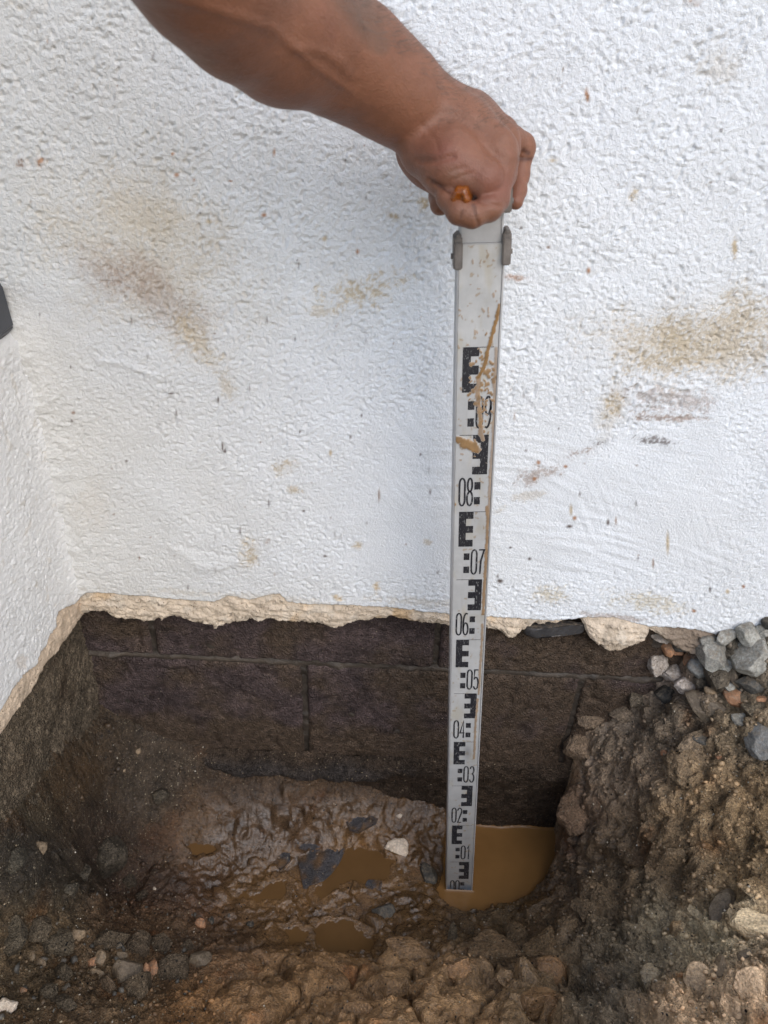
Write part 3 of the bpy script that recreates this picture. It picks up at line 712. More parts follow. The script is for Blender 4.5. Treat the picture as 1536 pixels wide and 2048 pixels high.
# squelched mud: soft folds and small lumps under a wet skin
warp = 0.02 * perlin2(GX * 18, GY * 18, 420)
fold = np.sqrt(fbm2(GX + warp, GY + warp, 26, 3, 421, 0.5) ** 2 + 0.006)
G += wetz * (0.013 * (0.35 - fold) - 0.003) * lo_
f1, f2 = worley2((GX + 0.012 * perlin2(GX * 45, GY * 45, 424)) * 40, (GY + 0.012 * perlin2(GX * 45 + 7, GY * 45, 425)) * 40, 426)
G += wetz * 0.012 * (np.sqrt(np.clip(1.0 - f1, 0.02, 1)) - 0.55) * sst(-0.4, 0.3, fbm2(GX, GY, 14, 3, 427)) * lo_
G += wetz * (0.0055 * n3(55, 3, 423, 0.5) + 0.0010 * n3(190, 2, 428)) * lo_
DN = G - GB
G = GB + DN * (1 + 0.35 * rightz)
DN = G - GB
# half sunk clods of many sizes
def stamp(cx, cy, r, hgt, seed):
    i0, i1 = np.searchsorted(gy, [cy - r * 1.3, cy + r * 1.3]); j0, j1 = np.searchsorted(gx, [cx - r * 1.3, cx + r * 1.3])
    if i1 - i0 < 2 or j1 - j0 < 2: return
    xx, yy = GX[i0:i1, j0:j1] - cx, GY[i0:i1, j0:j1] - cy
    th = seed * 1.7; e = 1 + 0.35 * math.sin(seed * 3.1)
    u = (xx * math.cos(th) + yy * math.sin(th)) * e; v = (-xx * math.sin(th) + yy * math.cos(th)) / e
    q = np.maximum(np.abs(u) * 0.9 + 0.25 * np.abs(v), np.hypot(u, v) * 0.95) / r
    q = np.maximum(q + 0.12 * np.sin(u / r * 5 + seed) * np.cos(v / r * 4 - seed), 0.0)
    dome = np.sqrt(np.clip(1 - q ** 2.4, 0, 1))
    base = np.median(G[i0:i1, j0:j1])
    loc = G[i0:i1, j0:j1]
    top = base + hgt * (dome - 0.25) + 0.08 * (loc - base)
    G[i0:i1, j0:j1] = np.where(q < 1, np.maximum(loc, top), loc)
n_st = 0
while n_st < 3600:
    cx, cy = rng.uniform(-0.72, 0.82), rng.uniform(0.15, 0.86)
    j = min(np.searchsorted(gx, cx), len(gx) - 1); i = min(np.searchsorted(gy, cy), len(gy) - 1)
    n_st += 1
    if rng.random() > lumpz[i, j] * (0.9 - 0.65 * forez[i, j]): continue
    big = rng.random() < 0.05 * (rightz[i, j] + forez[i, j])
    r = rng.uniform(0.010, 0.020) if big else 0.0025 + rng.exponential(0.0026)
    stamp(cx, cy, min(r, 0.022), min(r, 0.022) * rng.uniform(0.6, 1.1), rng.uniform(0, 20))
# the trench by the wall and the puddles
WZ = 0.0150
POOL = [(893,1630),(1108,1630),(1112,1680),(1113,1715),(1102,1745),(1080,1775),(1050,1798),(1020,1812),(985,1820),(960,1832),(925,1834),(905,1828),(893,1812),(878,1800),(872,1780),(884,1760),(888,1700)]
sdp, _ = inside(POOL, WZ, 0.005, 45, 1)
G = np.where(sdp < 0, np.minimum(G, WZ - np.minimum(0.05, -sdp * 0.9) - 0.001), np.maximum(G, WZ + np.minimum(sdp * np.where(GX > 0.26, 1.6, 0.35), np.where(GX > 0.26, 0.07, 0.012))))
PUD = [([(655,1732),(672,1708),(700,1695),(745,1698),(790,1722),(780,1752),(735,1768),(700,1762),(660,1790),(642,1800),(632,1780)], 0.036, 2),
       ([(628,1856),(650,1846),(690,1844),(722,1862),(742,1885),(744,1903),(700,1908),(650,1908),(622,1890)], 0.033, 3),
       ([(540,1768),(568,1752),(574,1788),(545,1800),(500,1802),(470,1796),(490,1782),(520,1785)], 0.040, 4),
       ([(372,1690),(392,1684),(420,1690),(426,1700),(400,1708),(376,1704)], 0.068, 5),
       ([(565,1860),(590,1852),(612,1866),(608,1886),(585,1890)], 0.036, 6)]
wet = np.clip(wetz * 0.85 + 0.25 * sst(0.12, 0.0, sdp), 0, 1)
mudc = np.zeros(GX.shape)
sds = []; levs = []
for poly, lev, s in PUD:
    sdq, q = inside(poly, lev, 0.005, 60, s)
    lev = float(np.percentile(G[sdq < 0], 55)); levs.append(lev)
    sdq, q = inside(poly, lev, 0.014, 38, s)
    fine_ = 0.0022 * n3(160, 2, 470)
    core = lev - np.clip(-sdq * 0.5, 0, 0.006)
    rim0 = lev + 0.0006 + sdq * 0.10; rim1 = lev + 0.004 + sdq * 1.2
    G = np.where(sdq < 0, np.minimum(G, core + 0.0006) + np.maximum(fine_ * 0.8, -0.002), np.where(sdq < 0.014, np.clip(G, rim0, rim1), G))
    near = sst(0.060, 0.0, sdq + 0.02 * n3(30, 3, 480)); near = near * (0.4 if s == 5 else 1.0); wet = np.maximum(wet, near); mudc = np.maximum(mudc, near); sds.append(q)
G -= np.where(far > 0, 0, 0)
# colour of the earth from place to place
CC = [ # px, py, albedo
 (300,1560,(.075,.060,.047)),(500,1600,(.080,.056,.040)),(200,1680,(.062,.044,.033)),(420,1640,(.085,.055,.034)),(128,1560,(.085,.057,.033)),(60,1600,(.090,.074,.052)),(60,1700,(.05,.043,.035)),
 (700,1620,(.088,.058,.036)),(640,1700,(.080,.052,.033)),(820,1700,(.115,.070,.036)),(720,1740,(.115,.066,.029)),(850,1800,(.10,.062,.030)),(560,1790,(.105,.062,.028)),(400,1800,(.080,.048,.030)),(300,1780,(.070,.044,.031)),
 (100,1800,(.062,.052,.038)),(60,1950,(.066,.055,.040)),(250,1950,(.075,.060,.043)),(150,2040,(.075,.058,.042)),(350,1900,(.07,.05,.035)),(450,1880,(.085,.055,.034)),(400,2030,(.115,.072,.038)),(600,1960,(.125,.080,.043)),(700,2040,(.135,.088,.050)),(850,1960,(.130,.087,.050)),(900,2040,(.13,.087,.05)),
 (1000,1900,(.105,.075,.048)),(1000,1840,(.11,.078,.046)),(1100,1900,(.112,.082,.052)),(1100,2030,(.11,.08,.05)),(1140,1650,(.075,.050,.034)),(1130,1780,(.095,.066,.042)),(1140,1480,(.09,.066,.046)),
 (1220,1460,(.085,.066,.048)),(1250,1560,(.095,.070,.048)),(1250,1700,(.105,.074,.046)),(1230,1800,(.115,.082,.05)),(1350,1440,(.088,.068,.048)),(1400,1600,(.15,.105,.060)),(1350,1680,(.135,.095,.056)),(1500,1600,(.165,.115,.065)),(1500,1720,(.17,.118,.066)),(1380,1750,(.14,.10,.06)),
 (1320,1850,(.135,.112,.076)),(1420,1870,(.155,.130,.088)),(1250,1900,(.115,.092,.062)),(1200,1990,(.075,.062,.045)),(1300,1930,(.10,.082,.056)),(1350,2030,(.165,.115,.072)),(1500,2010,(.15,.108,.07)),(1500,1450,(.12,.092,.06)),(1450,1330,(.08,.068,.054)),(1536,1300,(.11,.09,.068)),(1350,1340,(.13,.10,.078))]
num = np.zeros(GX.shape + (3,)); den = np.zeros(GX.shape)
wxp, wyp = GPX + 45 * n3(9, 4, 430), GPY + 45 * n3(9, 4, 431)
for a, b, c in CC:
    w = 1.0 / (((wxp - a) ** 2 + (wyp - b) ** 2) / 1e4 + 0.06) ** 2
    num += w[..., None] * np.array(c); den += w
GC = num / den[..., None]
GC = GC * (1 + 1.25 * sst(1230, 1400, GPX) * sst(1740, 1880, GPY) + 0.35 * sst(1330, 1450, GPX))[..., None] * 1.5
GC = GC * (1 + 0.30 * forez * sst(1150, 1000, GPX))[..., None]
GC *= (1 + 0.35 * n3(40, 4, 433, 0.65))[..., None]
red = sst(0.15, 0.5, n3(14, 3, 434))[..., None] * (1 - far)[..., None]
GC = GC * (1 + red * (np.array([1.05, 0.82, 0.65]) - 1))
leftz = sst(560, 420, GPX) * sst(1840, 1760, GPY)
bankz = sst(1060, 1160, GPX) * sst(1700, 1600, GPY) * sst(1420, 1330, GPX)
GC = GC * (0.52 + 0.50 * sst(1060, 1170, GPX) + 0.62 * bankz + 0.52 * forez - 0.08 * leftz + 0.28 * gravz)[..., None] * (np.array([1.10, 0.98, 0.80]) + rightz[..., None] * np.array([-0.10, -0.01, 0.11]))
GC = GC * (1 + gravz[..., None] * np.array([0.28, 0.16, 0.02]))
GC = GC + mudc[..., None] * (np.array([0.140, 0.077, 0.031]) - GC) * 0.85
wet = np.clip(wet + 0.35 * sst(0.0, 0.5, n3(12, 3, 435)) + 0.40, 0, 1) * (1 - 0.5 * sst(1330, 1430, GPX)) * (1 - 0.35 * gravz)
wet = np.maximum(wet, 0.62 * forez * (1 - rightz))
gyy, gxx = np.gradient(GB, gy, gx)
nz_ = 1 / np.sqrt(1 + gxx ** 2 + gyy ** 2)
keep_ = sst(0.0, 0.03, sdp) * (1 - np.clip(mudc, 0, 1)) * lo_ * sst(0.862, 0.84, GY)
GV = np.stack([GX - gxx * nz_ * DN * keep_, GY - gyy * nz_ * DN * keep_, G + (nz_ - 1) * DN * keep_ * 0.6], -1)
ground = mesh('ground', GV, grid_faces(*GX.shape), M['soil'], None, {'col': GC.reshape(-1, 3), 'wet': wet.ravel()})
tag(ground, 'dug brown earth of the trench and its sloping banks', kind='structure')

def ground_z(x, y):
    i = int(np.clip(np.searchsorted(gy, y), 0, len(gy) - 1)); j = int(np.clip(np.searchsorted(gx, x), 0, len(gx) - 1)); return G[i, j]
def hit(px, py):
    r = ray(np.float64(px), np.float64(py))
    for t in np.arange(0.75, 1.75, 0.002):
        p = CAM + r * t
        if p[2] <= ground_z(p[0], p[1]) or p[1] > YB: return p, t
    return p, t

# --- water
wx = np.arange(0.09, 0.40, 0.002); wy = np.arange(0.66, 0.865, 0.001)
A, B = np.meshgrid(wx, wy)
fy = np.array([np.interp(0.016, FOOT[1], FOOT[2][:, k]) for k in range(len(FOOT[0]))]); fy = np.convolve(np.pad(fy, 3, mode='edge'), np.ones(7) / 7, 'valid') - 0.0008
dist_wall = np.clip(np.interp(A, FOOT[0], fy) - B, 0, 1)
dx = np.maximum(np.abs(A - 0.163) - 0.0235, 0); dy = np.where(B < 0.7297, 0.7297 - B, np.maximum(B - 0.756, 0))
dist_staff = np.hypot(dx, dy)
Zm = WZ + 0.0030 * np.exp(-dist_wall / 0.0032) * sst(-0.8, -0.3, perlin2(A * 30, A * 0, 440)) + 0.0024 * np.exp(-dist_staff / 0.002)
w_ = mesh('muddy_water', np.stack([A, B, Zm], -1), grid_faces(*A.shape), M['water'])
tag(w_, 'still brown water standing in the trench at the foot of the staff', kind='structure')
for lev, q in zip(levs, sds):
    c = q.mean(0); qq = c + (q - c) * 1.3
    k = len(qq)
    V = np.concatenate([[[*c, lev]], np.c_[qq, np.full(k, lev)]])
    F = [(0, 1 + i, 1 + (i + 1) % k) for i in range(k)]
    o = mesh('puddle', V, F, M['puddle'], smooth=False)
    tag(o, 'shallow brown puddle on the trench floor', kind='structure')

# ================================================================== STONES, CLODS AND FRAGMENTS
def icosphere(sub):
    bm = bmesh.new(); bmesh.ops.create_icosphere(bm, subdivisions=sub, radius=1.0)
    v = np.array([x.co[:] for x in bm.verts]); f = np.array([[q.index for q in p.verts] for p in bm.faces]); bm.free(); return v, f
ICO = {k: icosphere(k) for k in (2, 3, 4, 5)}
def rock_shape(seed, style, sub):
    v, f = ICO[sub]; v = v.copy(); r = np.random.default_rng(seed)
    if style == 'facet':
        for k in range(13):
            nrm = r.normal(size=3); nrm /= np.linalg.norm(nrm)
            d = r.uniform(0.52, 0.86); e = v @ nrm - d
            v -= np.where(e > 0, e * 0.93, 0)[:, None] * nrm
        v *= (1 + 0.05 * fbm3(v, 3.0, 4, seed))[:, None]
    elif style == 'round':
        for k in range(7):
            nrm = r.normal(size=3); nrm /= np.linalg.norm(nrm)
            d = r.uniform(0.40, 0.75); e = v @ nrm - d
            v -= np.where(e > 0, e * 0.96, 0)[:, None] * nrm
        v *= (1 + 0.22 * fbm3(v, 1.5, 5, seed, 0.6))[:, None]
    elif style == 'lump':
        for k in range(9):
            nrm = r.normal(size=3); nrm /= np.linalg.norm(nrm)
            d = r.uniform(0.42, 0.78); e = v @ nrm - d
            v -= np.where(e > 0, e * 0.8, 0)[:, None] * nrm
        v *= (1 + 0.42 * fbm3(v, 1.7, 5, seed, 0.65) + 0.10 * np.abs(fbm3(v, 6.0, 3, seed + 3)))[:, None]
    elif style == 'flake':
        for k in range(7):
            a = r.uniform(0, 6.28); nrm = np.array([math.cos(a), math.sin(a), 0])
            d = r.uniform(0.5, 0.9); e = v @ nrm - d
            v -= np.where(e > 0, e, 0)[:, None] * nrm
        v[:, 2] = np.clip(v[:, 2] * 2.2, -0.8, 0.8) * (1 + 0.25 * fbm3(v, 2.2, 3, seed))
    v -= (v.max(0) + v.min(0)) / 2
    v /= (v.max(0) - v.min(0)) / 2
    return v, f
STYLE = {'clod': 'lump', 'smear': 'round', 'wetmud': 'round', 'mortar_lump': 'lump', 'white': 'lump', 'slate': 'flake'}
NAME = {'clod': 'mud_clod', 'smear': 'mud_clod', 'wetmud': 'mud_clod', 'mortar_lump': 'mortar_lump', 'white': 'plaster_chip', 'slate': 'slate_piece', 'orange': 'brick_fragment'}
CAT = {'mud_clod': 'mud clod', 'mortar_lump': 'mortar lump', 'plaster_chip': 'plaster chip', 'slate_piece': 'slate', 'brick_fragment': 'brick fragment', 'stone': 'stone'}
seed_ = 1000
def put(px, py, w, h, ang, kind, label, group=None, lift=0.15, flat=0.75, style=None, pos=None):
    global seed_
    seed_ += 1
    if pos is None: p, t = hit(px, py)
    else: p, t = np.array(pos[:3]), pos[3]
    m = t / FPX
    st = style or STYLE.get(kind, 'facet')
    sz = max(w, h)
    v, f = rock_shape(seed_, st, 5 if sz > 55 else 4 if sz > 17 else 3)
    big_ = 1.06 if group == 'stones heaped against the foot of the white wall' else 1.12
    X_, Y_ = w * m / 2 * big_, h * m / 2 * big_ * 1.08
    Z_ = min(X_, Y_) * (flat if st != 'flake' else 0.14)
    v = v * np.array([X_, Y_, Z_])
    a = math.radians(-ang)
    # lean the stone back so that it shows the outline it has in the picture
    til = -math.radians(28 if st != 'flake' else 4)
    R = np.array([[1, 0, 0], [0, math.cos(-til), -math.sin(-til)], [0, math.sin(-til), math.cos(-til)]]) @ np.array([[math.cos(a), -math.sin(a), 0], [math.sin(a), math.cos(a), 0], [0, 0, 1]])
    v = v @ R.T
    name = NAME.get(kind, 'stone')
    if kind in ('clod', 'smear', 'wetmud', 'earthy', 'slate'):
        i = int(np.clip(np.searchsorted(gy, p[1]), 3, len(gy) - 4)); j = int(np.clip(np.searchsorted(gx, p[0]), 3, len(gx) - 4))
        lc = GC[i - 3:i + 4, j - 3:j + 4].reshape(-1, 3).mean(0) * (0.98 if kind != 'wetmud' else 0.9) * np.random.default_rng(seed_).uniform(0.85, 1.2)
        q = v * 60
        if kind == 'slate': lc = np.array([0.050, 0.047, 0.050])
        if kind == 'earthy': lc = 0.45 * lc + 0.55 * np.array([0.102, 0.090, 0.067])
        cc_ = lc * (1 + 0.3 * fbm3(q, 0.9, 3, seed_))[:, None]
        if kind == 'slate':
            mk = sst(-0.1, 0.25, fbm3(v * 45, 0.9, 3, seed_ + 1))[:, None]; cc_ = cc_ + mk * (GC[i, j] * 0.9 - cc_)
        o = mesh(name, v, f, M['soil'], None, {'col': cc_, 'wet': np.full(len(v), {'clod': 0.35, 'smear': 0.72, 'wetmud': 0.95, 'earthy': 0.15, 'slate': 0.6}[kind])})
    else: o = mesh(name, v, f, M[kind])
    o.location = (p[0], min(p[1], YR - Y_ * 0.5 if px > 1380 else 9), p[2] + Z_ * lift)
    tag(o, label, CAT[name], group)
    return o
g1 = 'stones heaped against the foot of the white wall'
for a in (
 (1415,1290,60,60,0,'grey','pale grey wedge-shaped stone with flat face, pointing down in the gravel heap'),
 (1505,1309,92,84,-15,'grey','largest grey stone, a block with sandy right side at the picture edge'),
 (1481,1240,48,50,10,'grey','roundish grey stone leaning on the white wall, top of the heap'),
 (1526,1222,32,26,-20,'dark','dark stone at the upper right corner of the gravel heap'),
 (1523,1243,40,28,-10,'grey','pale grey stone just below the dark corner stone of the heap'),
 (1441,1252,44,28,-10,'grey','low grey stone touching the wall, left end of the heap top'),
 (1449,1268,30,18,10,'grey','small grey stone between the wedge stone and the low wall stone'),
 (1461,1279,22,30,0,'earthy','small greenish dark stone right of the wedge stone'),
 (1455,1295,44,20,-25,'dark','long dark stone slanting just right of the wedge stone tip'),
 (1470,1303,50,24,-38,'earthy','long slanting stone beside the largest grey block'),
 (1441,1328,38,42,35,'grey','grey pointed stone below right of the wedge stone'),
 (1398,1337,50,36,15,'blue','bluish grey smooth stone under the orange brick chips'),
 (1432,1358,50,46,20,'earthy','rounded brown-grey stone in the lower middle of the heap'),
 (1466,1350,18,46,-15,'brown','narrow upright brown stone beside the wet dark slab'),
 (1506,1369,66,34,-12,'dark','wide wet black stone below the largest grey block'),
 (1361,1292,36,28,10,'dark','charcoal stone beside the upper orange brick chip'),
 (1354,1273,24,18,0,'dark','small black stone under the broken render edge'),
 (1505,1263,30,26,0,'dark','dark stone wedged above the largest grey block'),
 (1532,1268,30,26,0,'grey','grey stone cut by the right picture edge above the largest block'),
 (1332,1390,46,38,10,'dark','black rounded lump sitting in the hollow below the pale mortar'),
 (1270,1394,30,42,0,'earthy','dark oval stone half sunk at the top of the bank, left of the black lump'),
 (1418,1418,104,50,28,'brown','big dark brown slab slanting under the gravel heap'),
 (1521,1480,74,80,20,'blue','large grey-blue stone cut by the right picture edge on the bank'),
 (1443,1392,22,16,0,'earthy','little dark stone left of the lower orange brick piece'),
 (1487,1398,26,20,0,'earthy','little brown stone right of the lower orange brick piece'),
 (1478,1380,20,14,0,'dark','little black stone above the lower orange brick piece'),
 (1420,1384,26,14,30,'tan','small pale brown stone lying on the big dark slab'),
 (1380,1298,20,18,0,'earthy','small brown stone touching the left of the wedge stone'),
 (1378,1274,26,16,0,'brown','small brown stone under the render edge, above the wedge stone corner'),
 (1400,1362,34,30,15,'earthy','dull stone below the bluish grey one, left of the rounded brown-grey stone'),
 (1478,1322,34,30,-20,'dark','dark stone in the gap left of the largest grey block'),
 (1455,1372,30,24,0,'grey','grey stone between the rounded brown-grey one and the orange six-sided piece'),
 (1405,1262,34,24,0,'grey','grey stone against the wall directly above the wedge stone'),
 (1492,1275,34,24,0,'earthy','earthy stone between the roundish wall stone and the largest block'),
 (1390,1402,36,26,20,'earthy','earthy stone above the left half of the big dark slab'),
 (1510,1420,50,30,-10,'earthy','earth coated stone below the flat orange brick piece at the right edge'),
 (1480,1440,40,26,10,'grey','half buried grey stone right of the big dark slab tip'),
 ): put(*a, g1)
g2 = 'orange brick fragments at the top of the bank'
for a in ((1332,1296,24,32,10,'orange','orange brick chip standing upright, topmost beside the pale mortar'),
 (1352,1305,24,13,8,'orange','flat orange brick chip right of the upright one'),
 (1376,1319,18,30,10,'orange','narrow orange brick chip above the bluish grey stone'),
 (1464,1395,34,34,0,'orange','orange brown six-sided brick piece below the gravel heap'),
 (1527,1402,28,16,10,'orange','flat orange brick piece at the right picture edge'),
 (1327,1506,12,10,0,'orange','tiny orange brick crumb on the tan bank'),
 (1437,1511,12,16,20,'orange','small orange brick crumb in the middle of the right bank')): put(*a, g2)
g3 = 'pale mortar lumps along the top of the bank'
mortar_y = 0.838
for a in ((1315,1325,36,52,0,'mortar_lump','pale pinkish mortar lump hanging below the broken render corner'),
 (1346,1345,44,40,25,'mortar_lump','pale mortar lump in the middle of the crumbling edge'),
 (1372,1372,40,36,30,'mortar_lump','whitish mortar lump lowest on the crumbling edge'),
 (1322,1275,40,24,0,'mortar_lump','speckled white mortar lump right under the render edge')): put(*a, g3, lift=0.2)
g4 = 'stones in the left foreground'
for a in (
 (25,1874,52,64,15,'earthy','rounded grey stone at the left picture edge'),
 (76,1859,54,40,-12,'earthy','dark flat-topped stone right of the left edge stone'),
 (108,1890,72,50,5,'earthy','wide flat brown-grey stone below the dark flat-topped one'),
 (154,1869,30,24,-40,'tan','tan speckled stone slanting at the top of the left stones'),
 (212,1887,84,40,-28,'earthy','long brown-grey stone slanting up to the right'),
 (272,1904,46,66,20,'earthy','greenish grey upright stone in the middle of the left stones'),
 (318,1893,50,38,-18,'earthy','smooth oval greenish stone right of the upright one'),
 (252,1954,62,60,-25,'brown','rounded brown stone with ribbed face'),
 (288,1948,16,34,8,'orange','thin reddish stone sliver right of the ribbed stone'),
 (305,1947,24,42,-5,'orange','reddish brown stone beside the thin sliver'),
 (243,1917,22,20,0,'tan','small tan pebble above the ribbed stone'),
 (200,1917,22,26,0,'tan','small tan pebble under the long slanting stone'),
 (184,1925,22,18,0,'orange','small orange brown pebble left of the tan ones'),
 (126,1949,36,36,0,'earthy','grey angular stone alone on the left gravel'),
 (270,1990,64,58,-20,'earthy','grey stone lowest of the left group, below the ribbed one'),
 (346,1951,54,64,0,'earthy','brown-grey stone at the right end of the left group'),
 (194,1948,30,18,0,'tan','flat tan pebble left of the ribbed stone'),
 (45,1983,16,13,-30,'orange','tiny orange chip on the dark gravel'),
 (10,2014,46,28,-10,'white','pale stone at the left picture edge near the bottom'),
 (401,1927,40,36,0,'brown','brown lump where the left stones meet the clay'),
 (212,1975,54,44,0,'earthy','earth covered stone left of the lowest grey stone'),
 (120,2010,60,30,-20,'earthy','earth covered flat stone low at the left'),
 (95,1990,36,36,30,'earthy','dark earthy stone above the low flat one'),
 (235,1900,28,24,0,'dark','dark stone in the gap under the long slanting one'),
 (80,1928,22,18,0,'tan','pale pebble below the wide flat stone'),
 (64,1912,14,16,0,'tan','tiny pale pebble beside the wide flat stone'),
 (372,1900,30,34,10,'earthy','dull stone behind the right end of the left group'),
 ): put(*a, g4, lift=0.0)
g5 = 'stones lying in the trench floor'
for a in (
 (212,1712,78,70,5,'earthy','big gritty grey lump on the left of the trench floor'),
 (260,1763,28,24,0,'earthy','small smooth grey stone below the gritty lump'),
 (138,1782,30,26,0,'earthy','dark slaty stone near the left end of the trench'),
 (166,1745,30,26,0,'earthy','purple-brown stone left of the gritty lump'),
 (26,1722,44,42,0,'earthy','dark stone in the black hollow at the left edge'),
 (78,1703,30,28,0,'tan','rusty brown stone beside the black hollow'),
 (322,1593,28,26,0,'earthy','grey stone set in the soil under the lower block'),
 (277,1502,9,12,0,'tan','tan pebble at the foot of the wall'),
 (247,1540,8,8,0,'tan','pale grit grain on the left back slope'),
 (309,1778,8,8,0,'white','white grain on the left trench floor'),
 (286,1794,26,22,0,'earthy','wet shiny grey stone beside a brown mud patch'),
 (401,1847,20,16,0,'orange','orange brown pebble on the lower trench floor'),
 (421,1842,14,14,0,'dark','small dark pebble beside the orange one'),
 (500,1852,16,14,0,'dark','dark round pebble left of the big puddle'),
 (767,1831,46,30,-25,'dark','wet glinting grey stone right of the lower puddle'),
 (858,1753,30,44,-10,'dark','dark stone standing in the water left of the staff'),
 (905,1878,18,48,4,'earthy','upright grey sliver stuck in the mud below the staff'),
 ): put(*a, g5)
put(794,1694,44,27,12,'white','cream white plaster chip lying on the mud left of the staff', lift=0.7, flat=0.5)
put(798,1633,12,8,0,'white','tiny white plaster crumb on the mud near the two mark', lift=0.6)
g6 = 'slate pieces in the trench mud'
for a in ((638,1712,78,118,22,'slate','large bluish slate sheet sunk in the mud beside the puddle'),
 (560,1718,40,38,-20,'slate','small blue slate flake left of the large slate sheet'),
 (747,1771,30,18,5,'slate','tiny wet slate flake standing out of the upper puddle'),
 (726,1644,62,34,-15,'slate','purple slate piece on the back slope above the puddle'),
 (674,1757,18,14,0,'slate','slate speck at the left rim of the upper puddle')): put(*a, g6, lift=0.15)
g7 = 'mud clods around the trench'
for a in (
 (993,1912,116,80,8,'clod','biggest dark mud clod below the water pool'),
 (1031,1878,48,54,20,'clod','tan mud clod on the right shoulder of the biggest one'),
 (985,1842,70,40,-5,'clod','crumbly mud clod on the front rim of the pool'),
 (930,1866,36,46,0,'clod','mud clod beside the grey sliver'),
 (1055,1960,50,70,-5,'smear','smooth upright clay clod right of centre foreground'),
 (1102,1942,54,48,-15,'smear','smooth clay clod right of the upright one'),
 (1088,1888,78,62,10,'clod','crumbly clod right of the biggest one'),
 (1082,2008,72,60,-35,'smear','slanting flat-sided clay clod near the bottom edge'),
 (823,1917,104,64,8,'smear','broad clay clod below the mud left of the biggest clod'),
 (782,1975,80,56,22,'smear','grey-brown flat clay clod left of bottom centre'),
 (838,1988,44,44,0,'clod','dark crumbly clod beside the flat grey-brown one'),
 (917,1940,46,38,0,'smear','clay clod under the biggest clod, left side'),
 (936,1929,26,14,5,'clod','small finger-shaped clay roll under the biggest clod'),
 (1013,1963,34,36,0,'smear','small clay clod left of the smooth upright one'),
 (1035,2010,40,36,10,'smear','small clay clod at the bottom, left of the slanting one'),
 (717,2032,66,46,0,'smear','clay clod at the bottom edge left of centre'),
 (772,2022,56,50,0,'clod','dark clod at the bottom edge beside the left clay clod'),
 (1136,1848,40,24,0,'clod','flat clod on the right rim of the pool'),
 (1178,1824,64,42,4,'clod','tan egg-shaped clod on the lower right bank'),
 (1197,1789,34,28,0,'clod','small clod above the tan egg-shaped one'),
 (1450,1816,76,46,-48,'brown','wet brown oblong stone slanting on the lower right bank'),
 (1478,1826,46,30,-35,'smear','pinkish clay piece touching the wet oblong stone'),
 (1515,1858,90,58,20,'smear','large tan clay block at the right picture edge'),
 (1398,1832,44,22,35,'smear','small slanting clay piece left of the wet oblong stone'),
 (1439,1948,34,62,8,'tan','orange tan upright stone in the right foreground'),
 (1506,1978,58,68,0,'smear','tan clay clod at the right edge of the foreground'),
 (1398,1965,56,64,0,'smear','clay clod left of the orange tan upright stone'),
 (1305,1964,48,56,0,'smear','clay clod at the left end of the right foreground mound'),
 (1446,1905,44,40,0,'earthy','dull grey stone above the orange tan upright stone'),
 (1494,1914,36,22,-15,'brown','brown oblong stone right of the dull grey one'),
 (1482,2022,66,44,10,'smear','clay clod at the lower right corner'),
 (1267,1973,28,34,0,'clod','small clod left of the foreground mound'),
 (743,1851,50,42,20,'wetmud','glossy wet mud lump right of the lower puddle'),
 (700,1830,24,30,0,'wetmud','wet brown lump above the lower puddle'),
 (708,1779,24,28,0,'wetmud','wet mud lump standing in the upper puddle'),
 (1158,1486,60,54,-10,'clod','brown lump on the bank top under the open block joint'),
 (1228,1490,50,56,0,'clod','reddish brown clod in the middle of the upper bank'),
 (1372,1540,70,66,0,'clod','big rounded clod on the middle of the right bank'),
 (1385,1480,70,24,-35,'clod','tan finger-shaped clod above the big rounded one'),
 (1410,1480,46,18,10,'dark','flat grey stone beside the tan finger-shaped clod'),
 (1180,1440,50,30,0,'clod','grey-brown clod at the foot of the block joint'),
 (1240,1425,40,34,0,'clod','dark clod below the dark oval stone'),
 (1330,1450,44,60,20,'clod','brown clod under the left tip of the big slab'),
 (1150,1610,66,100,10,'clod','tall wet bulge of the bank beside the pool'),
 ): put(*a, g7, lift=-0.12)
# slate sliver caught under the base coat
p = on_y(np.float64(1108), np.float64(1258), YR + 0.006)
v, f = rock_shape(77, 'flake', 4)
v = v * np.array([0.046, 0.010, 0.010]) @ np.array([[math.cos(.12), 0, math.sin(.12)], [0, 1, 0], [-math.sin(.12), 0, math.cos(.12)]])
o = mesh('slate_sliver', v + p, f, M['slate']); keep_world(o, house)

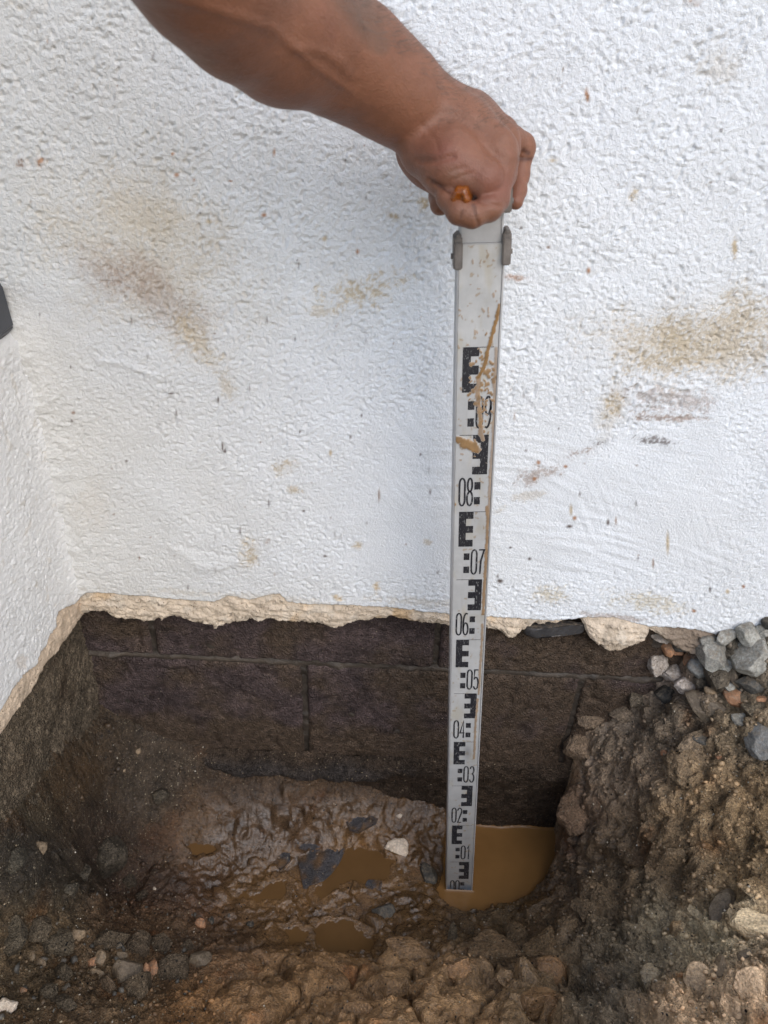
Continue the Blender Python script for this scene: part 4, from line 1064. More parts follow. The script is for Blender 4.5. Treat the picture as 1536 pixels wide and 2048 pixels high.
# --- grit too fine to count
def scatter(name, count, zone, smin, smax, mats, seed, local=False):
    r = np.random.default_rng(seed)
    v0, f0 = ICO[2]; v0 = v0[:12]; 
    bm = bmesh.new(); bmesh.ops.create_icosphere(bm, subdivisions=1, radius=1); v0 = np.array([q.co[:] for q in bm.verts]); f0 = np.array([[q.index for q in p.verts] for p in bm.faces]); bm.free()
    pr = zone.ravel() * ((GX > -0.74) & (GX < 0.83) & (GY > 0.13) & (GY < 0.862)).ravel() * (G > 0.018).ravel()
    idx = r.choice(GX.size, count, p=pr / pr.sum())
    s = smin + (smax - smin) * r.random(count) ** 3
    Vs = v0[None] * (0.65 + 0.7 * r.random((count, 12, 1))) * s[:, None, None] * (0.6 + 0.8 * r.random((count, 1, 3)))
    ctr = GV.reshape(-1, 3)[idx] + r.normal(0, 1, (count, 3)) * np.array([.001, .001, 0]) + np.array([0, 0, 0.05]) * s[:, None]
    Vs = Vs + ctr[:, None]
    Fs = f0[None] + (np.arange(count) * 12)[:, None, None]
    cols = np.array(mats)[r.integers(0, len(mats), count)] * r.uniform(0.7, 1.3, (count, 1))
    if local: cols = GC.reshape(-1, 3)[idx] * r.uniform(0.6, 1.4, (count, 1)) * np.array([1.0, 0.98, 0.96])
    o = mesh(name, Vs.reshape(-1, 3), Fs.reshape(-1, 3), M['grit'], None, {'col': np.repeat(cols, 12, 0)}, smooth=True)
    return o
M['grit'] = m_attr('loose_grit', 0.55, [('noise', 500, 0.0006)], 0.8, 1.2, 200)
soilmix = [(.055,.04,.026), (.045,.033,.024), (.07,.05,.032), (.038,.03,.023), (.085,.06,.037)]
zone = (lumpz * (1 - wetz) + 0.05)
tag(scatter('soil_crumbs', 13000, zone * (1 - 0.8 * forez) * (1 + 0.5 * rightz) * (1 - 0.6 * gravz) * (1 - np.clip(mudc, 0, 1)), 0.0006, 0.0042, soilmix, 5, True), 'loose brown soil crumbs over the banks', kind='stuff')
tag(scatter('pale_grit', 5200, (gravz * 0.4 + rightz + 0.22 * (1 - wetz)), 0.0005, 0.0017, [(.32,.26,.17), (.38,.33,.25), (.25,.19,.12), (.45,.41,.34)], 6), 'pale sand grains sprinkled on the soil', kind='stuff')
tag(scatter('grey_gravel', 320, gravz + 0.6 * rightz * sst(1520, 1330, GPY) * sst(1230, 1330, GPX), 0.002, 0.006, [(.085,.076,.062), (.12,.107,.086), (.06,.053,.043), (.095,.078,.058)], 8), 'small grey gravel between the larger stones', kind='stuff')

# ================================================================== LEVELLING STAFF
TOP_S = 1.102
SW, SD = 0.0465, 0.027
staff = empty('levelling_staff', (0.1641 + 0.0763 * 0.02, 0.7297, -0.02))
staff_ax = math.atan(0.0763)
staff.rotation_euler = (0, -staff_ax, 0)
def L(s): return (s + 0.02) * math.sqrt(1 + 0.0763 ** 2)   # graduation -> local height
# local frame: x across the face (0 = middle), y into the depth (0 = face), z up
def m_alu(name, c, attrname=None):
    m, nt, b = mat_new(name)
    src = attr(nt, attrname) if attrname else rgb(nt, c)
    cc = tint(nt, src, 35, 0.86, 1.08)
    # long scuffs
    mp = N(nt, 'ShaderNodeMapping'); mp.inputs['Scale'].default_value = (260, 260, 14)
    nt.links.new(coords(nt), mp.inputs['Vector'])
    t = N(nt, 'ShaderNodeTexNoise', Scale=1.0, Detail=3.0); nt.links.new(mp.outputs[0], t.inputs['Vector'])
    mr = N(nt, 'ShaderNodeMapRange'); mr.inputs[1].default_value = 0.62; mr.inputs[2].default_value = 0.75; mr.inputs[4].default_value = 0.35
    nt.links.new(t.outputs['Fac'], mr.inputs[0])
    mx = N(nt, 'ShaderNodeMix', data_type='RGBA'); nt.links.new(mr.outputs[0], mx.inputs[0]); nt.links.new(cc, mx.inputs[6]); mx.inputs[7].default_value = (0.33, 0.31, 0.28, 1)
    nt.links.new(mx.outputs[2], b.inputs['Base Color'])
    b.inputs['Roughness'].default_value = 0.42; b.inputs['Metallic'].default_value = 0.15
    bump(nt, b, [('noise', 240, 0.0003)], 0.5)
    return m
M['alu'] = m_alu('worn_aluminium', (0.38, 0.375, 0.37))
M['face'] = m_alu('graduated_enamel', None, 'col')
def m_print():
    m, nt, b = mat_new('worn_black_print')
    co = coords(nt)
    mp = N(nt, 'ShaderNodeMapping'); mp.inputs['Scale'].default_value = (500, 500, 160); mp.inputs['Rotation'].default_value = (0, 0.6, 0)
    nt.links.new(co, mp.inputs['Vector'])
    t = N(nt, 'ShaderNodeTexNoise', Scale=1.0, Detail=5.0, Roughness=0.75); nt.links.new(mp.outputs[0], t.inputs['Vector'])
    mr = N(nt, 'ShaderNodeMapRange'); mr.inputs[1].default_value = 0.56; mr.inputs[2].default_value = 0.66
    nt.links.new(t.outputs['Fac'], mr.inputs[0])
    mx = N(nt, 'ShaderNodeMix', data_type='RGBA'); nt.links.new(mr.outputs[0], mx.inputs[0])
    mx.inputs[6].default_value = (0.012, 0.012, 0.016, 1); mx.inputs[7].default_value = (0.30, 0.30, 0.29, 1)
    nt.links.new(mx.outputs[2], b.inputs['Base Color']); b.inputs['Roughness'].default_value = 0.5
    return m
M['print'] = m_print()
M['clip'] = m_plain('dark_grey_plastic', (0.15, 0.13, 0.115), 0.5, 0.0, (('noise', 260, 0.001),), 0.7, 1.3, 60)

def section(name, w, d, z0, z1, rim, mat):
    """hollow-looking box section: two raised rims beside a sunk face, rounded corners"""
    hw = w / 2; r = 0.002
    pr = [(-hw + rim, 0.0006), (-hw + rim - 0.0006, -0.0006), (-hw + r, -0.0008), (-hw + 0.0006, -0.0002), (-hw, r), (-hw, d - r), (-hw + r, d), (hw - r, d), (hw, d - r), (hw, r), (hw - 0.0006, -0.0002), (hw - r, -0.0008), (hw - rim + 0.0006, -0.0006), (hw - rim, 0.0006)]
    k = len(pr); V = []; F = []
    zsn = np.linspace(z0, z1, 12)
    for z_ in zsn: V += [(x_, y_, z_) for x_, y_ in pr]
    for i in range(len(zsn) - 1):
        for j in range(k):
            a, b = i * k + j, i * k + (j + 1) % k
            F.append((a, b, b + k, a + k))
    F.append(tuple(range(k))[::-1]); F.append(tuple(range((len(zsn) - 1) * k, len(zsn) * k)))
    o = mesh(name, V, F, mat, staff, smooth=False); return o
section('staff_body', SW, SD, L(-0.018), L(TOP_S), 0.0026, M['alu'])
section('inner_section', SW - 0.005, SD - 0.006, L(TOP_S) + 0.0002, L(1.165), 0.0022, M['alu']).location = (0.0, 0.002, 0)
# the graduated face, with splashes of mud standing on it
fw = SW / 2 - 0.0027
fx = np.linspace(-fw, fw, 56); fz = np.arange(L(-0.018), L(TOP_S) - 0.0003, 0.0011)
A, B = np.meshgrid(fx, fz)
sB = B / math.sqrt(1 + 0.0763 ** 2) - 0.02
UL = A + SW / 2                                 # metres from the left edge
col = np.broadcast_to(np.array([0.455, 0.455, 0.445]), A.shape + (3,)).copy()
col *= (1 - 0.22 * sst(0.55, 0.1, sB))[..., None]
dirt = sst(0.05, 0.5, fbm2(A * 3, B, 22, 4, 500))[..., None] * 0.35
col = col + dirt * (np.array([0.40, 0.34, 0.22]) - col)
spk = sst(0.36, 0.5, fbm2(A, B, 110, 3, 501))[..., None] * 0.6
col = col + spk * (np.array([0.30, 0.21, 0.11]) - col)
def face_at(px, py):
    """photograph point -> (distance from the left edge, graduation) on the staff"""
    p = on_y(np.float64(px), np.float64(py), 0.7297)
    xl = 0.1641 - 0.0763 * p[2]
    return (p[0] - xl) * math.cos(staff_ax) + SW / 2, p[2] + 0.0763 * 0 
mudh = np.zeros(A.shape); mudk = np.zeros(A.shape)
def streak(pts, wid, hgt, k=1.0, seed=0):
    global mudh, mudk
    q = [face_at(*p) for p in pts]
    d = np.full(A.shape, 9.0)
    for (a, b), (c, e) in zip(q[:-1], q[1:]):
        t = np.clip(((UL - a) * (c - a) + (sB - b) * (e - b)) / ((c - a) ** 2 + (e - b) ** 2 + 1e-12), 0, 1)
        d = np.minimum(d, np.hypot(UL - a - t * (c - a), sB - b - t * (e - b)))
    d = d / 1.25 + wid * 0.9 * fbm2(A, B, 150, 4, 510 + seed, 0.65)
    mudh = np.maximum(mudh, hgt * np.sqrt(np.clip(1 - (d / wid) ** 2, 0, 1))); mudk = np.maximum(mudk, k * sst(wid * 1.1, wid * 0.7, d))
streak([(1000,612),(993,640),(985,668),(976,700),(968,735),(958,752)], 0.0017, 0.0012, 1, 1)
streak([(958,752),(955,790),(960,830),(962,870),(966,880)], 0.0022, 0.0005, 0.75, 2)
streak([(992,700),(990,760),(988,840),(985,900),(980,960),(977,1040)], 0.0016, 0.0004, 0.6, 3)
streak([(908,876),(930,880),(948,888),(955,900),(945,896),(925,888)], 0.0034, 0.0010, 0.95, 4)
streak([(974,1015),(975,1045),(973,1100),(969,1170),(966,1230)], 0.0017, 0.0004, 0.85, 5)
streak([(965,1250),(961,1330),(957,1390)], 0.0014, 0.0003, 0.7, 15)
streak([(955,1400),(951,1450),(948,1518)], 0.0014, 0.0004, 0.75, 6)
streak([(905,1010),(908,1006)], 0.0022, 0.0006, 0.9, 7)
for i in range(90):
    ppx, ppy = rng.normal(968, 14), rng.normal(775, 38)
    streak([(ppx, ppy), (ppx + rng.normal(0, 2), ppy + 3)], rng.uniform(0.0006, 0.0016), 0.0006, 0.9, 8)
for i in range(50):
    ppx, ppy = rng.uniform(915, 995), rng.uniform(500, 1000)
    streak([(ppx, ppy), (ppx + rng.normal(0, 3), ppy + rng.normal(0, 4))], rng.uniform(0.0005, 0.0010), 0.0003, 0.6, 9)
mc = np.array([0.27, 0.155, 0.060]) * (1 + 0.35 * fbm2(A, B, 120, 3, 530))[..., None]
col = col + mudk[..., None] * (mc - col)
smudge = np.exp(-((UL - face_at(935,1507)[0]) / 0.006) ** 2 - ((sB - face_at(935,1507)[1]) / 0.016) ** 2)[..., None] * 0.6
col = col + smudge * (np.array([0.16, 0.16, 0.16]) - col)
blue = sst(0.040, 0.018, sB + 0.008 * fbm2(A, B, 60, 3, 531))[..., None]
col = col + blue * (np.array([0.03, 0.10, 0.19]) - col) * 0.75
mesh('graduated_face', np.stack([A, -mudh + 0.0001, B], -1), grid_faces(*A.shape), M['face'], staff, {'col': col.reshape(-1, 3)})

# printed graduations
YP = -0.00012
def quad(name, rects):
    V = []; F = []
    for x0, x1, s0, s1 in rects:
        k = len(V); V += [(x0 - SW / 2, YP, L(s0)), (x1 - SW / 2, YP, L(s0)), (x1 - SW / 2, YP, L(s1)), (x0 - SW / 2, YP, L(s1))]; F.append((k, k + 1, k + 2, k + 3))
    return mesh(name, V, F, M['print'], staff, smooth=False)
def arc(cx, cy, rx, ry, a0, a1, n=14):
    return [(cx + rx * math.cos(math.radians(a0 + (a1 - a0) * i / n)), cy + ry * math.sin(math.radians(a0 + (a1 - a0) * i / n))) for i in range(n + 1)]
GL = {'0': [arc(.5, .80, .5, .20, 0, 180, 10) + arc(.5, .20, .5, .20, 180, 360, 10) + [(1.0, .80)]],
      '1': [[(.15, .80), (.55, 1.0), (.55, 0)]],
      '2': [arc(.5, .78, .5, .22, 170, -30, 14) + [(.05, 0.0), (1.0, 0.0)]],
      '3': [arc(.48, .77, .47, .23, 160, -80, 12) + arc(.48, .27, .52, .27, 80, -160, 14)],
      '4': [[(.78, 0), (.78, 1.0), (.0, .30), (1.08, .30)]],
      '5': [[(.95, 1.0), (.15, 1.0), (.08, .52)] + arc(.46, .31, .52, .31, 130, -150, 16)],
      '6': [[(.88, .97)] + arc(.62, .55, .60, .45, 95, 180, 8) + arc(.5, .28, .48, .28, 180, 540, 22)],
      '7': [[(.0, 1.0), (1.0, 1.0), (.42, .55), (.32, 0)]],
      '8': [arc(.5, .76, .42, .24, -90, 270, 20), arc(.5, .26, .5, .26, 90, 450, 22)],
      '9': [[(.12, .03)] + arc(.38, .45, .60, .45, -85, 0, 8) + arc(.5, .72, .48, .28, 0, 360, 22)]}
def ribbon(pts, x0, w, s0, h, t):
    P_ = np.array([(x0 + p[0] * w, s0 + p[1] * h) for p in pts])
    keep = np.concatenate([[True], np.hypot(*np.diff(P_, axis=0).T) > 1e-6]); P_ = P_[keep]
    closed = np.hypot(*(P_[0] - P_[-1])) < 1e-5
    d = np.diff(P_, axis=0); d /= np.linalg.norm(d, axis=1)[:, None]
    tn = np.concatenate([d[:1], d]); tn[1:-1] = d[:-1] + d[1:]
    if closed: tn[0] = tn[-1] = d[0] + d[-1]
    else: tn[-1] = d[-1]
    tn /= np.linalg.norm(tn, axis=1)[:, None]
    nn = np.stack([-tn[:, 1], tn[:, 0]], 1)
    sc = np.ones(len(P_)); 
    dd = np.concatenate([d[:1], d]); sc = 1 / np.clip((nn[:, 0] * -dd[:, 1] + nn[:, 1] * dd[:, 0]), 0.55, 1)
    a, b = P_ + nn * t / 2 * sc[:, None], P_ - nn * t / 2 * sc[:, None]
    return a, b
def number(txt, x0, s0):
    V = []; F = []
    for i, ch in enumerate(txt):
        for g in GL[ch]:
            a, b = ribbon(g, x0 + i * 0.0088, 0.0062, s0, 0.0365, 0.0022)
            k = len(V); m_ = len(a)
            V += [(q[0] - SW / 2, YP - 0.00004, L(q[1])) for q in a] + [(q[0] - SW / 2, YP - 0.00004, L(q[1])) for q in b]
            F += [(k + j, k + m_ + j, k + m_ + j + 1, k + j + 1) for j in range(m_ - 1)]
    return mesh('numeral', V, F, M['print'], staff, smooth=False)
for k in range(10, 0, -1):
    t = k * 0.1
    mir = k % 2 == 1
    def fx_(a, b): return (SW - b, SW - a) if mir else (a, b)
    sp0, sp1 = fx_(0.0080, 0.0165); ar0, ar1 = fx_(0.0165, 0.0250)
    quad('graduation_mark', [(sp0, sp1, t - .05, t), (ar0, ar1, t - .01, t), (ar0, ar1, t - .03, t - .02), (ar0, ar1, t - .05, t - .04)])
    q0, q1 = fx_(0.0148, 0.0218)
    quad('graduation_square', [(q0, q1, t - .07, t - .06)])
    quad('graduation_square', [(q0, q1, t - .09, t - .08)])
    l0, l1 = fx_(0.0250, 0.0400)
    quad('graduation_line', [(l0, l1, t - .0007, t)])
    number('0%d' % (k - 1), 0.0244 if not mir else 0.0078, t - 0.0915)
# clips that lock the sections
def clip(x, z, side_, w=0.0075, h=0.030):
    bm = bmesh.new()
    # a cheek beside the staff with a lip over its face and a small pin
    for lo, hi in (((-w * 0.55, -0.004, -h / 2), (w * 0.5, 0.020, h / 2)), ((-w * 0.55 if side_ > 0 else -w * 0.5, -0.0062, -h / 2 + 0.001), (w * 0.5 if side_ > 0 else w * 0.55, -0.0038, h / 2 - 0.004)), ((-w * 0.3, -0.0048, h / 2 - 0.001), (w * 0.35, 0.016, h / 2 + 0.0028))):
        r = bmesh.ops.create_cube(bm, size=1)
        for v in r['verts']:
            for i in range(3): v.co[i] = (lo[i] + hi[i]) / 2 + v.co[i] * (hi[i] - lo[i])
    bmesh.ops.bevel(bm, geom=bm.edges[:], offset=0.0011, segments=2, affect='EDGES')
    r = bmesh.ops.create_cone(bm, cap_ends=True, segments=12, radius1=0.0028, radius2=0.0024, depth=0.003)
    for v in r['verts']:
        v.co = Vector((v.co.z + side_ * (w * 0.5 + 0.001), v.co.y + 0.006, v.co.x - 0.004))
    me = bpy.data.meshes.new('clip'); bm.to_mesh(me); bm.free(); me.materials.append(M['clip'])
    o = bpy.data.objects.new('clip', me); COL.objects.link(o); o.parent = staff; o.location = (x, 0, z)
    return o
clip(-SW / 2 + 0.0012, L(1.0935), -1, 0.0078); clip(SW / 2 + 0.0008, L(1.0965), 1, 0.0078); clip(SW / 2 - 0.0005, L(1.142), 1, 0.0072, 0.026)
tag(staff, 'silver levelling staff with black graduations standing in the brown water', 'measuring staff')

# ================================================================== THE ARM AND FIST
def cpt(px, py, d):
    return np.array([(px - 768) / FPX * d, (py - 1024) / FPX * d, d])
cones = []   # (group, a, b, ra, rb)
def lim(group, *pts):
    for p, q in zip(pts[:-1], pts[1:]): cones.append((group, cpt(*p[:3]), cpt(*q[:3]), p[3], q[3]))
lim('arm', (90,-420,.34,.038), (235,-240,.385,.0405), (415,-66,.46,.0430), (572,40,.53,.0440), (708,126,.588,.0395), (790,186,.615,.0345), (856,236,.640,.0322))
lim('arm', (470,60,.50,.030), (560,105,.54,.027), (640,140,.57,.022))
lim('palm', (852,236,.642,.031), (925,262,.632,.026), (992,304,.622,.0190))
lim('palm', (854,230,.655,.030), (930,250,.652,.0265), (998,282,.648,.0185))
lim('palm', (854,230,.668,.028), (940,250,.670,.0255), (998,272,.672,.0180))
lim('palm', (856,240,.680,.026), (996,272,.695,.0165))
lim('palm', (930,318,.650,.028), (985,345,.655,.022))
lim('hypo', (858,296,.632,.0260), (905,332,.617,.0250), (966,358,.611,.0170))
lim('thenar', (843,300,.682,.0240), (858,320,.690,.0225), (890,372,.690,.0150))
lim('thumb', (886,366,.690,.0125), (882,392,.678,.0105), (880,410,.668,.0092))
lim('pinky', (996,322,.622,.0180), (990,398,.620,.0115), (978,416,.613,.0106), (944,431,.607,.0098), (918,424,.607,.0096), (896,396,.613,.0092), (886,370,.628,.0088))
lim('ring', (1000,300,.650,.018), (985,388,.655,.0110), (960,418,.655,.0100), (905,400,.655,.0095), (888,380,.658,.009))
lim('index', (1002,272,.694,.0165), (1044,290,.716,.0112), (1047,299,.717,.0108), (1039,352,.718,.0090), (1035,382,.712,.0082), (1031,404,.706,.0074))
lo = np.array([-0.20, -0.42, 0.29]); hi = np.array([0.165, -0.225, 0.76])
lo = np.min([np.minimum(c[1] - c[3], c[2] - c[4]) for c in cones], 0) - 0.006
hi = np.max([np.maximum(c[1] + c[3], c[2] + c[4]) for c in cones], 0) + 0.006
VS = 0.0016
ax = [np.arange(lo[i], hi[i] + VS, VS) for i in range(3)]
shape = tuple(len(a) for a in ax)
def smin(a, b, k):
    h = np.clip(0.5 + 0.5 * (b - a) / k, 0, 1); return b + (a - b) * h - k * h * (1 - h)
KG = {'arm': 0.022, 'palm': 0.010, 'hypo': 0.010, 'thenar': 0.010, 'thumb': 0.005, 'pinky': 0.005, 'ring': 0.005, 'index': 0.005}
ORDER = ['arm', 'palm', 'hypo', 'thenar', 'pinky', 'ring', 'index', 'thumb']
JOIN = {'palm': 0.016, 'hypo': 0.008, 'thenar': 0.004, 'pinky': 0.0016, 'ring': 0.002, 'index': 0.0025, 'thumb': 0.002}
fld = np.full(shape, 0.1, np.float32)
for gname in ORDER:
    gf = np.full(shape, 0.1, np.float32)
    for g_, a, b, ra, rb in cones:
        if g_ != gname: continue
        mg = 0.03
        l_ = np.minimum(a - ra, b - rb) - mg; h_ = np.maximum(a + ra, b + rb) + mg
        sl = tuple(slice(max(0, int((l_[i] - lo[i]) / VS)), min(shape[i], int((h_[i] - lo[i]) / VS) + 2)) for i in range(3))
        x_, y_, z_ = np.meshgrid(*[ax[i][sl[i]].astype(np.float32) for i in range(3)], indexing='ij', sparse=True)
        ba = (b - a).astype(np.float32); L2 = float(ba @ ba)
        t = np.clip(((x_ - a[0]) * ba[0] + (y_ - a[1]) * ba[1] + (z_ - a[2]) * ba[2]) / L2, 0, 1)
        d = np.sqrt((x_ - a[0] - t * ba[0]) ** 2 + (y_ - a[1] - t * ba[1]) ** 2 + (z_ - a[2] - t * ba[2]) ** 2) - (ra + (rb - ra) * t)
        gf[sl] = smin(gf[sl], d, KG[gname])
    if gname == 'arm': fld = gf
    else: fld = smin(fld, gf, JOIN[gname])
def surface_nets(f, iso=0.0):
    s = f < iso
    nx, ny, nz = f.shape
    cs = [(i, j, k) for i in (0, 1) for j in (0, 1) for k in (0, 1)]
    cnt = np.zeros((nx - 1, ny - 1, nz - 1), np.int8)
    for i, j, k in cs: cnt += s[i:nx - 1 + i, j:ny - 1 + j, k:nz - 1 + k]
    act = (cnt > 0) & (cnt < 8)
    idx = np.argwhere(act); vid = np.full(act.shape, -1, np.int64); vid[act] = np.arange(len(idx))
    acc = np.zeros((len(idx), 3)); num_ = np.zeros(len(idx))
    for a in cs:
        for axn in range(3):
            if a[axn]: continue
            b = list(a); b[axn] = 1
            fa = f[idx[:, 0] + a[0], idx[:, 1] + a[1], idx[:, 2] + a[2]]; fb = f[idx[:, 0] + b[0], idx[:, 1] + b[1], idx[:, 2] + b[2]]
            cr_ = (fa < iso) != (fb < iso)
            t = np.where(cr_, (iso - fa) / np.where(fb == fa, 1, fb - fa), 0)
            p = np.tile(np.array(a, float), (len(idx), 1)); p[:, axn] += t
            acc[cr_] += p[cr_]; num_[cr_] += 1
    Vn = idx + acc / num_[:, None]
    quads = []
    for axn in range(3):
        u, v = (axn + 1) % 3, (axn + 2) % 3
        s0 = np.take(s, range(0, f.shape[axn] - 1), axn); s1 = np.take(s, range(1, f.shape[axn]), axn)
        e = np.argwhere(s0 != s1)
        e = e[(e[:, u] > 0) & (e[:, v] > 0) & (e[:, u] < f.shape[u] - 1) & (e[:, v] < f.shape[v] - 1)]
        def cid(du, dv):
            q = e.copy(); q[:, u] -= du; q[:, v] -= dv; return vid[q[:, 0], q[:, 1], q[:, 2]]
        qd = np.stack([cid(1, 1), cid(0, 1), cid(0, 0), cid(1, 0)], 1)
        fl = ~s[e[:, 0], e[:, 1], e[:, 2]]
        qd[fl] = qd[fl][:, ::-1]
        quads.append(qd)
    return Vn, np.concatenate(quads)
Vn, Fq = surface_nets(fld)
Vc = lo + Vn * VS
def vnormals(V, F):
    nrm = np.cross(V[F[:, 2]] - V[F[:, 0]], V[F[:, 3]] - V[F[:, 1]])
    out = np.zeros_like(V)
    for i in range(4): np.add.at(out, F[:, i], nrm)
    return out / (np.linalg.norm(out, axis=1)[:, None] + 1e-12)
ed = np.concatenate([Fq[:, [0, 1]], Fq[:, [1, 2]], Fq[:, [2, 3]], Fq[:, [3, 0]]])
for it in range(2):
    acc = np.zeros_like(Vc); deg = np.zeros(len(Vc))
    np.add.at(acc, ed[:, 0], Vc[ed[:, 1]]); np.add.at(deg, ed[:, 0], 1); np.add.at(acc, ed[:, 1], Vc[ed[:, 0]]); np.add.at(deg, ed[:, 1], 1)
    Vc = Vc + 0.5 * (acc / deg[:, None] - Vc)
nv = vnormals(Vc, Fq)
ctr_ = Vc.mean(0)
apx, apy = 768 + FPX * Vc[:, 0] / Vc[:, 2], 1024 + FPX * Vc[:, 1] / Vc[:, 2]
facing = sst(-0.15, 0.35, -(nv * (Vc / np.linalg.norm(Vc, axis=1)[:, None])).sum(1))
def pdist(pts):
    d = np.full(len(Vc), 1e9)
    for (a, b), (c, e) in zip(pts[:-1], pts[1:]):
        t = np.clip(((apx - a) * (c - a) + (apy - b) * (e - b)) / ((c - a) ** 2 + (e - b) ** 2 + 1e-9), 0, 1)
        d = np.minimum(d, np.hypot(apx - a - t * (c - a), apy - b - t * (e - b)))
    return d
VEIN = [(330,-4),(400,12),(453,28),(509,45),(545,58),(572,82),(590,96),(621,98),(655,108),(682,128),(696,150)]
disp = 0.0010 * np.exp(-(pdist(VEIN) / 12) ** 2) + 0.0010 * np.exp(-(pdist([(590,96),(640,140),(700,180)]) / 10) ** 2)
disp += 0.0012 * np.exp(-(pdist([(900,215),(960,235),(1015,262)]) / 12) ** 2) + 0.0011 * np.exp(-(pdist([(890,240),(950,275),(1020,310)]) / 11) ** 2)
# creases
for pts, wd, dp in (([(838,322),(870,322),(905,312)], 7, .0022), ([(858,360),(880,372),(900,382)], 5, .0020), ([(935,394),(965,404),(1000,412)], 4, .0018), ([(948,414),(951,430),(957,446)], 2.6, .0014), ([(924,424),(920,434)], 2.4, .0010),
                     ([(900,345),(915,338),(930,335)], 4, .0007), ([(905,360),(930,350),(950,346)], 4, .0006), ([(1040,315),(1062,318)], 3, .0010), ([(845,250),(870,280),(876,300)], 6, .0006)):
    disp -= dp * np.exp(-(pdist(pts) / wd) ** 2)
Pm = Vc * 1.0
disp = disp * facing + 0.0006 * fbm3(Pm, 45, 3, 600)
Vc = Vc + nv * disp[:, None]
Vw = CAM + Vc[:, :1] * RIGHT + Vc[:, 1:2] * DOWN + Vc[:, 2:] * FWD
sk = np.array([0.200, 0.088, 0.051])
cs = np.broadcast_to(sk, Vw.shape).copy()
blot = fbm3(Vc, 32, 4, 610)
cs = cs * (1 + 0.20 * blot + 0.12 * fbm3(Vc, 130, 3, 611))[:, None]
pink = np.clip(np.exp(-((apx - 985) / 55) ** 2 - ((apy - 375) / 42) ** 2) + 0.6 * np.exp(-((apx - 870) / 70) ** 2 - ((apy - 300) / 45) ** 2) + 0.45 * sst(0.1, 0.5, fbm3(Vc, 20, 3, 612)), 0, 1)[:, None]
cs = cs + pink * (np.array([0.190, 0.073, 0.050]) - cs) * 0.7
palm_pale = np.exp(-(pdist([(905,345),(935,360),(955,380)]) / 12) ** 2)[:, None]
cs = cs + palm_pale * (np.array([0.215, 0.122, 0.085]) - cs) * 0.5
tat = 0.6 * sst(0.1, 1.0, np.exp(-(pdist([(690,-30),(735,40),(757,95)]) / np.interp(apy, [-40, 60, 130], [55, 36, 12])) ** 2) + 0.35 * fbm3(Vc, 70, 3, 615))[:, None] * facing[:, None]
cs = cs + tat * (np.array([0.090, 0.066, 0.048]) - cs) * 0.75
vein_c = np.exp(-(pdist(VEIN) / 10) ** 2)[:, None]; cs = cs * (1 - 0.05 * vein_c)
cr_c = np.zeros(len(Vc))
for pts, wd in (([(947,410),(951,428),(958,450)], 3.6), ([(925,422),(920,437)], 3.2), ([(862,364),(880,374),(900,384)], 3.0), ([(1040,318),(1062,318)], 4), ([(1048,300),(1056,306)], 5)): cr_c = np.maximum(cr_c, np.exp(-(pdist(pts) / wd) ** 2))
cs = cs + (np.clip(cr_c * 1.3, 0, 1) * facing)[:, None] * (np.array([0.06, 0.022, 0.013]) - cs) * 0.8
tips = np.clip(sst(395, 430, apy) * 0.5, 0, 1)[:, None]; cs = cs + tips * (np.array([0.165, 0.08, 0.048]) - cs)
dirt = (sst(0.28, 0.5, fbm3(Vc, 160, 3, 618)) * sst(380, 430, apy))[:, None]; cs = cs + dirt * (np.array([0.12, 0.06, 0.03]) - cs) * 0.5
m, nt, b = mat_new('weathered_skin')
c = tint(nt, attr(nt, 'col'), 220, 0.93, 1.07)
nt.links.new(c, b.inputs['Base Color'])
b.inputs['Roughness'].default_value = 0.46
b.inputs['Specular IOR Level'].default_value = 0.30
b.inputs['Subsurface Weight'].default_value = 0.12
b.inputs['Subsurface Radius'].default_value = (1.0, 0.35, 0.2)
b.inputs['Subsurface Scale'].default_value = 0.004
bump(nt, b, [('voronoi', 700, 0.0005), ('noise', 190, 0.0008)], 0.55)
M['skin'] = m
person = mesh('person', Vw, Fq, M['skin'], None, {'col': cs})
tag(person, 'bare right forearm and closed fist of a person gripping the staff top', 'person')
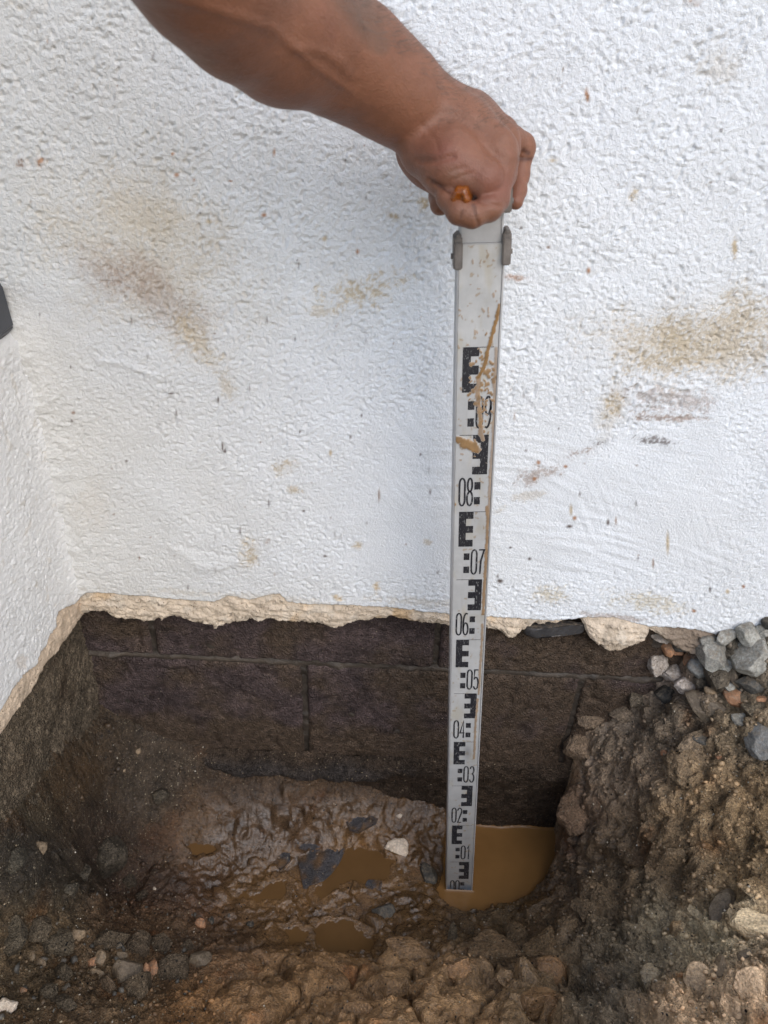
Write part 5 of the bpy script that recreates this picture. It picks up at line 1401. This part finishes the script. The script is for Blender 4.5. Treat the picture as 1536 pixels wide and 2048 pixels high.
# short fine hair along the outer side of the forearm
r = np.random.default_rng(11)
cand = np.where((Vc[:, 2] < 0.64) & (apy < 260) & (apx - 0.9 * apy > 420) & (apy > -160))[0]
cand = cand[nv[cand, 1] < 0.2]
pick = r.choice(cand, 2400)
Rm = np.stack([RIGHT, DOWN, FWD], 1)
nW = nv[pick] @ Rm.T
along = np.array([cpt(856,236,.64) - cpt(560,48,.53)])[0]; along = (along / np.linalg.norm(along)) @ Rm.T
HV = []; HF = []
for i, q in enumerate(pick):
    p0 = Vw[q]; d = along * 0.75 + nW[i] * r.uniform(0.25, 0.7) + r.normal(0, 0.22, 3); d /= np.linalg.norm(d)
    ln = r.uniform(0.006, 0.015); sdv = np.cross(d, nW[i]); sdv /= np.linalg.norm(sdv) + 1e-9
    w0 = 0.00011
    m1 = p0 + d * ln * 0.5 + nW[i] * ln * 0.08; e_ = p0 + d * ln - nW[i] * ln * 0.05
    k = len(HV); HV += [p0 - sdv * w0, p0 + sdv * w0, m1 + sdv * w0 * .8, m1 - sdv * w0 * .8, e_]
    HF += [(k, k + 1, k + 2, k + 3), (k + 3, k + 2, k + 4)]
M['hair'] = m_plain('brown_hair', (0.095, 0.058, 0.036), 0.5)
hair = mesh('arm_hair', HV, HF, M['hair'], person); tag(hair, kind='stuff')

# amber fluted handle end in the curl of the little finger
m, nt, b = mat_new('amber_plastic')
nt.links.new(tint(nt, rgb(nt, (0.45, 0.125, 0.010)), 150, 0.5, 1.3), b.inputs['Base Color'])
b.inputs['Roughness'].default_value = 0.12; b.inputs['Transmission Weight'].default_value = 0.6; b.inputs['IOR'].default_value = 1.45
M['amber'] = m
V = []; F = []
prof = [(0.0, 0.0014), (0.0030, 0.0012), (0.0036, 0.0), (0.0056, 0.0004), (0.0072, 0.0020), (0.0080, 0.0045), (0.0080, 0.010), (0.0080, 0.030), (0.0, 0.031)]
ns = 24
for rr, zz in prof:
    for j in range(ns):
        a = 2 * math.pi * j / ns; q = rr * (1 + 0.08 * math.cos(6 * a) * (rr > 0.005)); V.append((q * math.cos(a), q * 1.25 * math.sin(a), zz))
for i in range(len(prof) - 1):
    for j in range(ns): F.append((i * ns + j, i * ns + (j + 1) % ns, (i + 1) * ns + (j + 1) % ns, (i + 1) * ns + j))
am = mesh('amber_handle', V, F, M['amber'])
tip = at_depth(np.float64(919), np.float64(401), np.float64(0.5965)); inn = at_depth(np.float64(934), np.float64(382), np.float64(0.630))
am.location = tip
am.rotation_mode = 'QUATERNION'; am.rotation_quaternion = Vector(inn - tip).to_track_quat('Z', 'Y')
tag(am, 'amber translucent plastic handle end poking out of the curled little finger', 'handle')
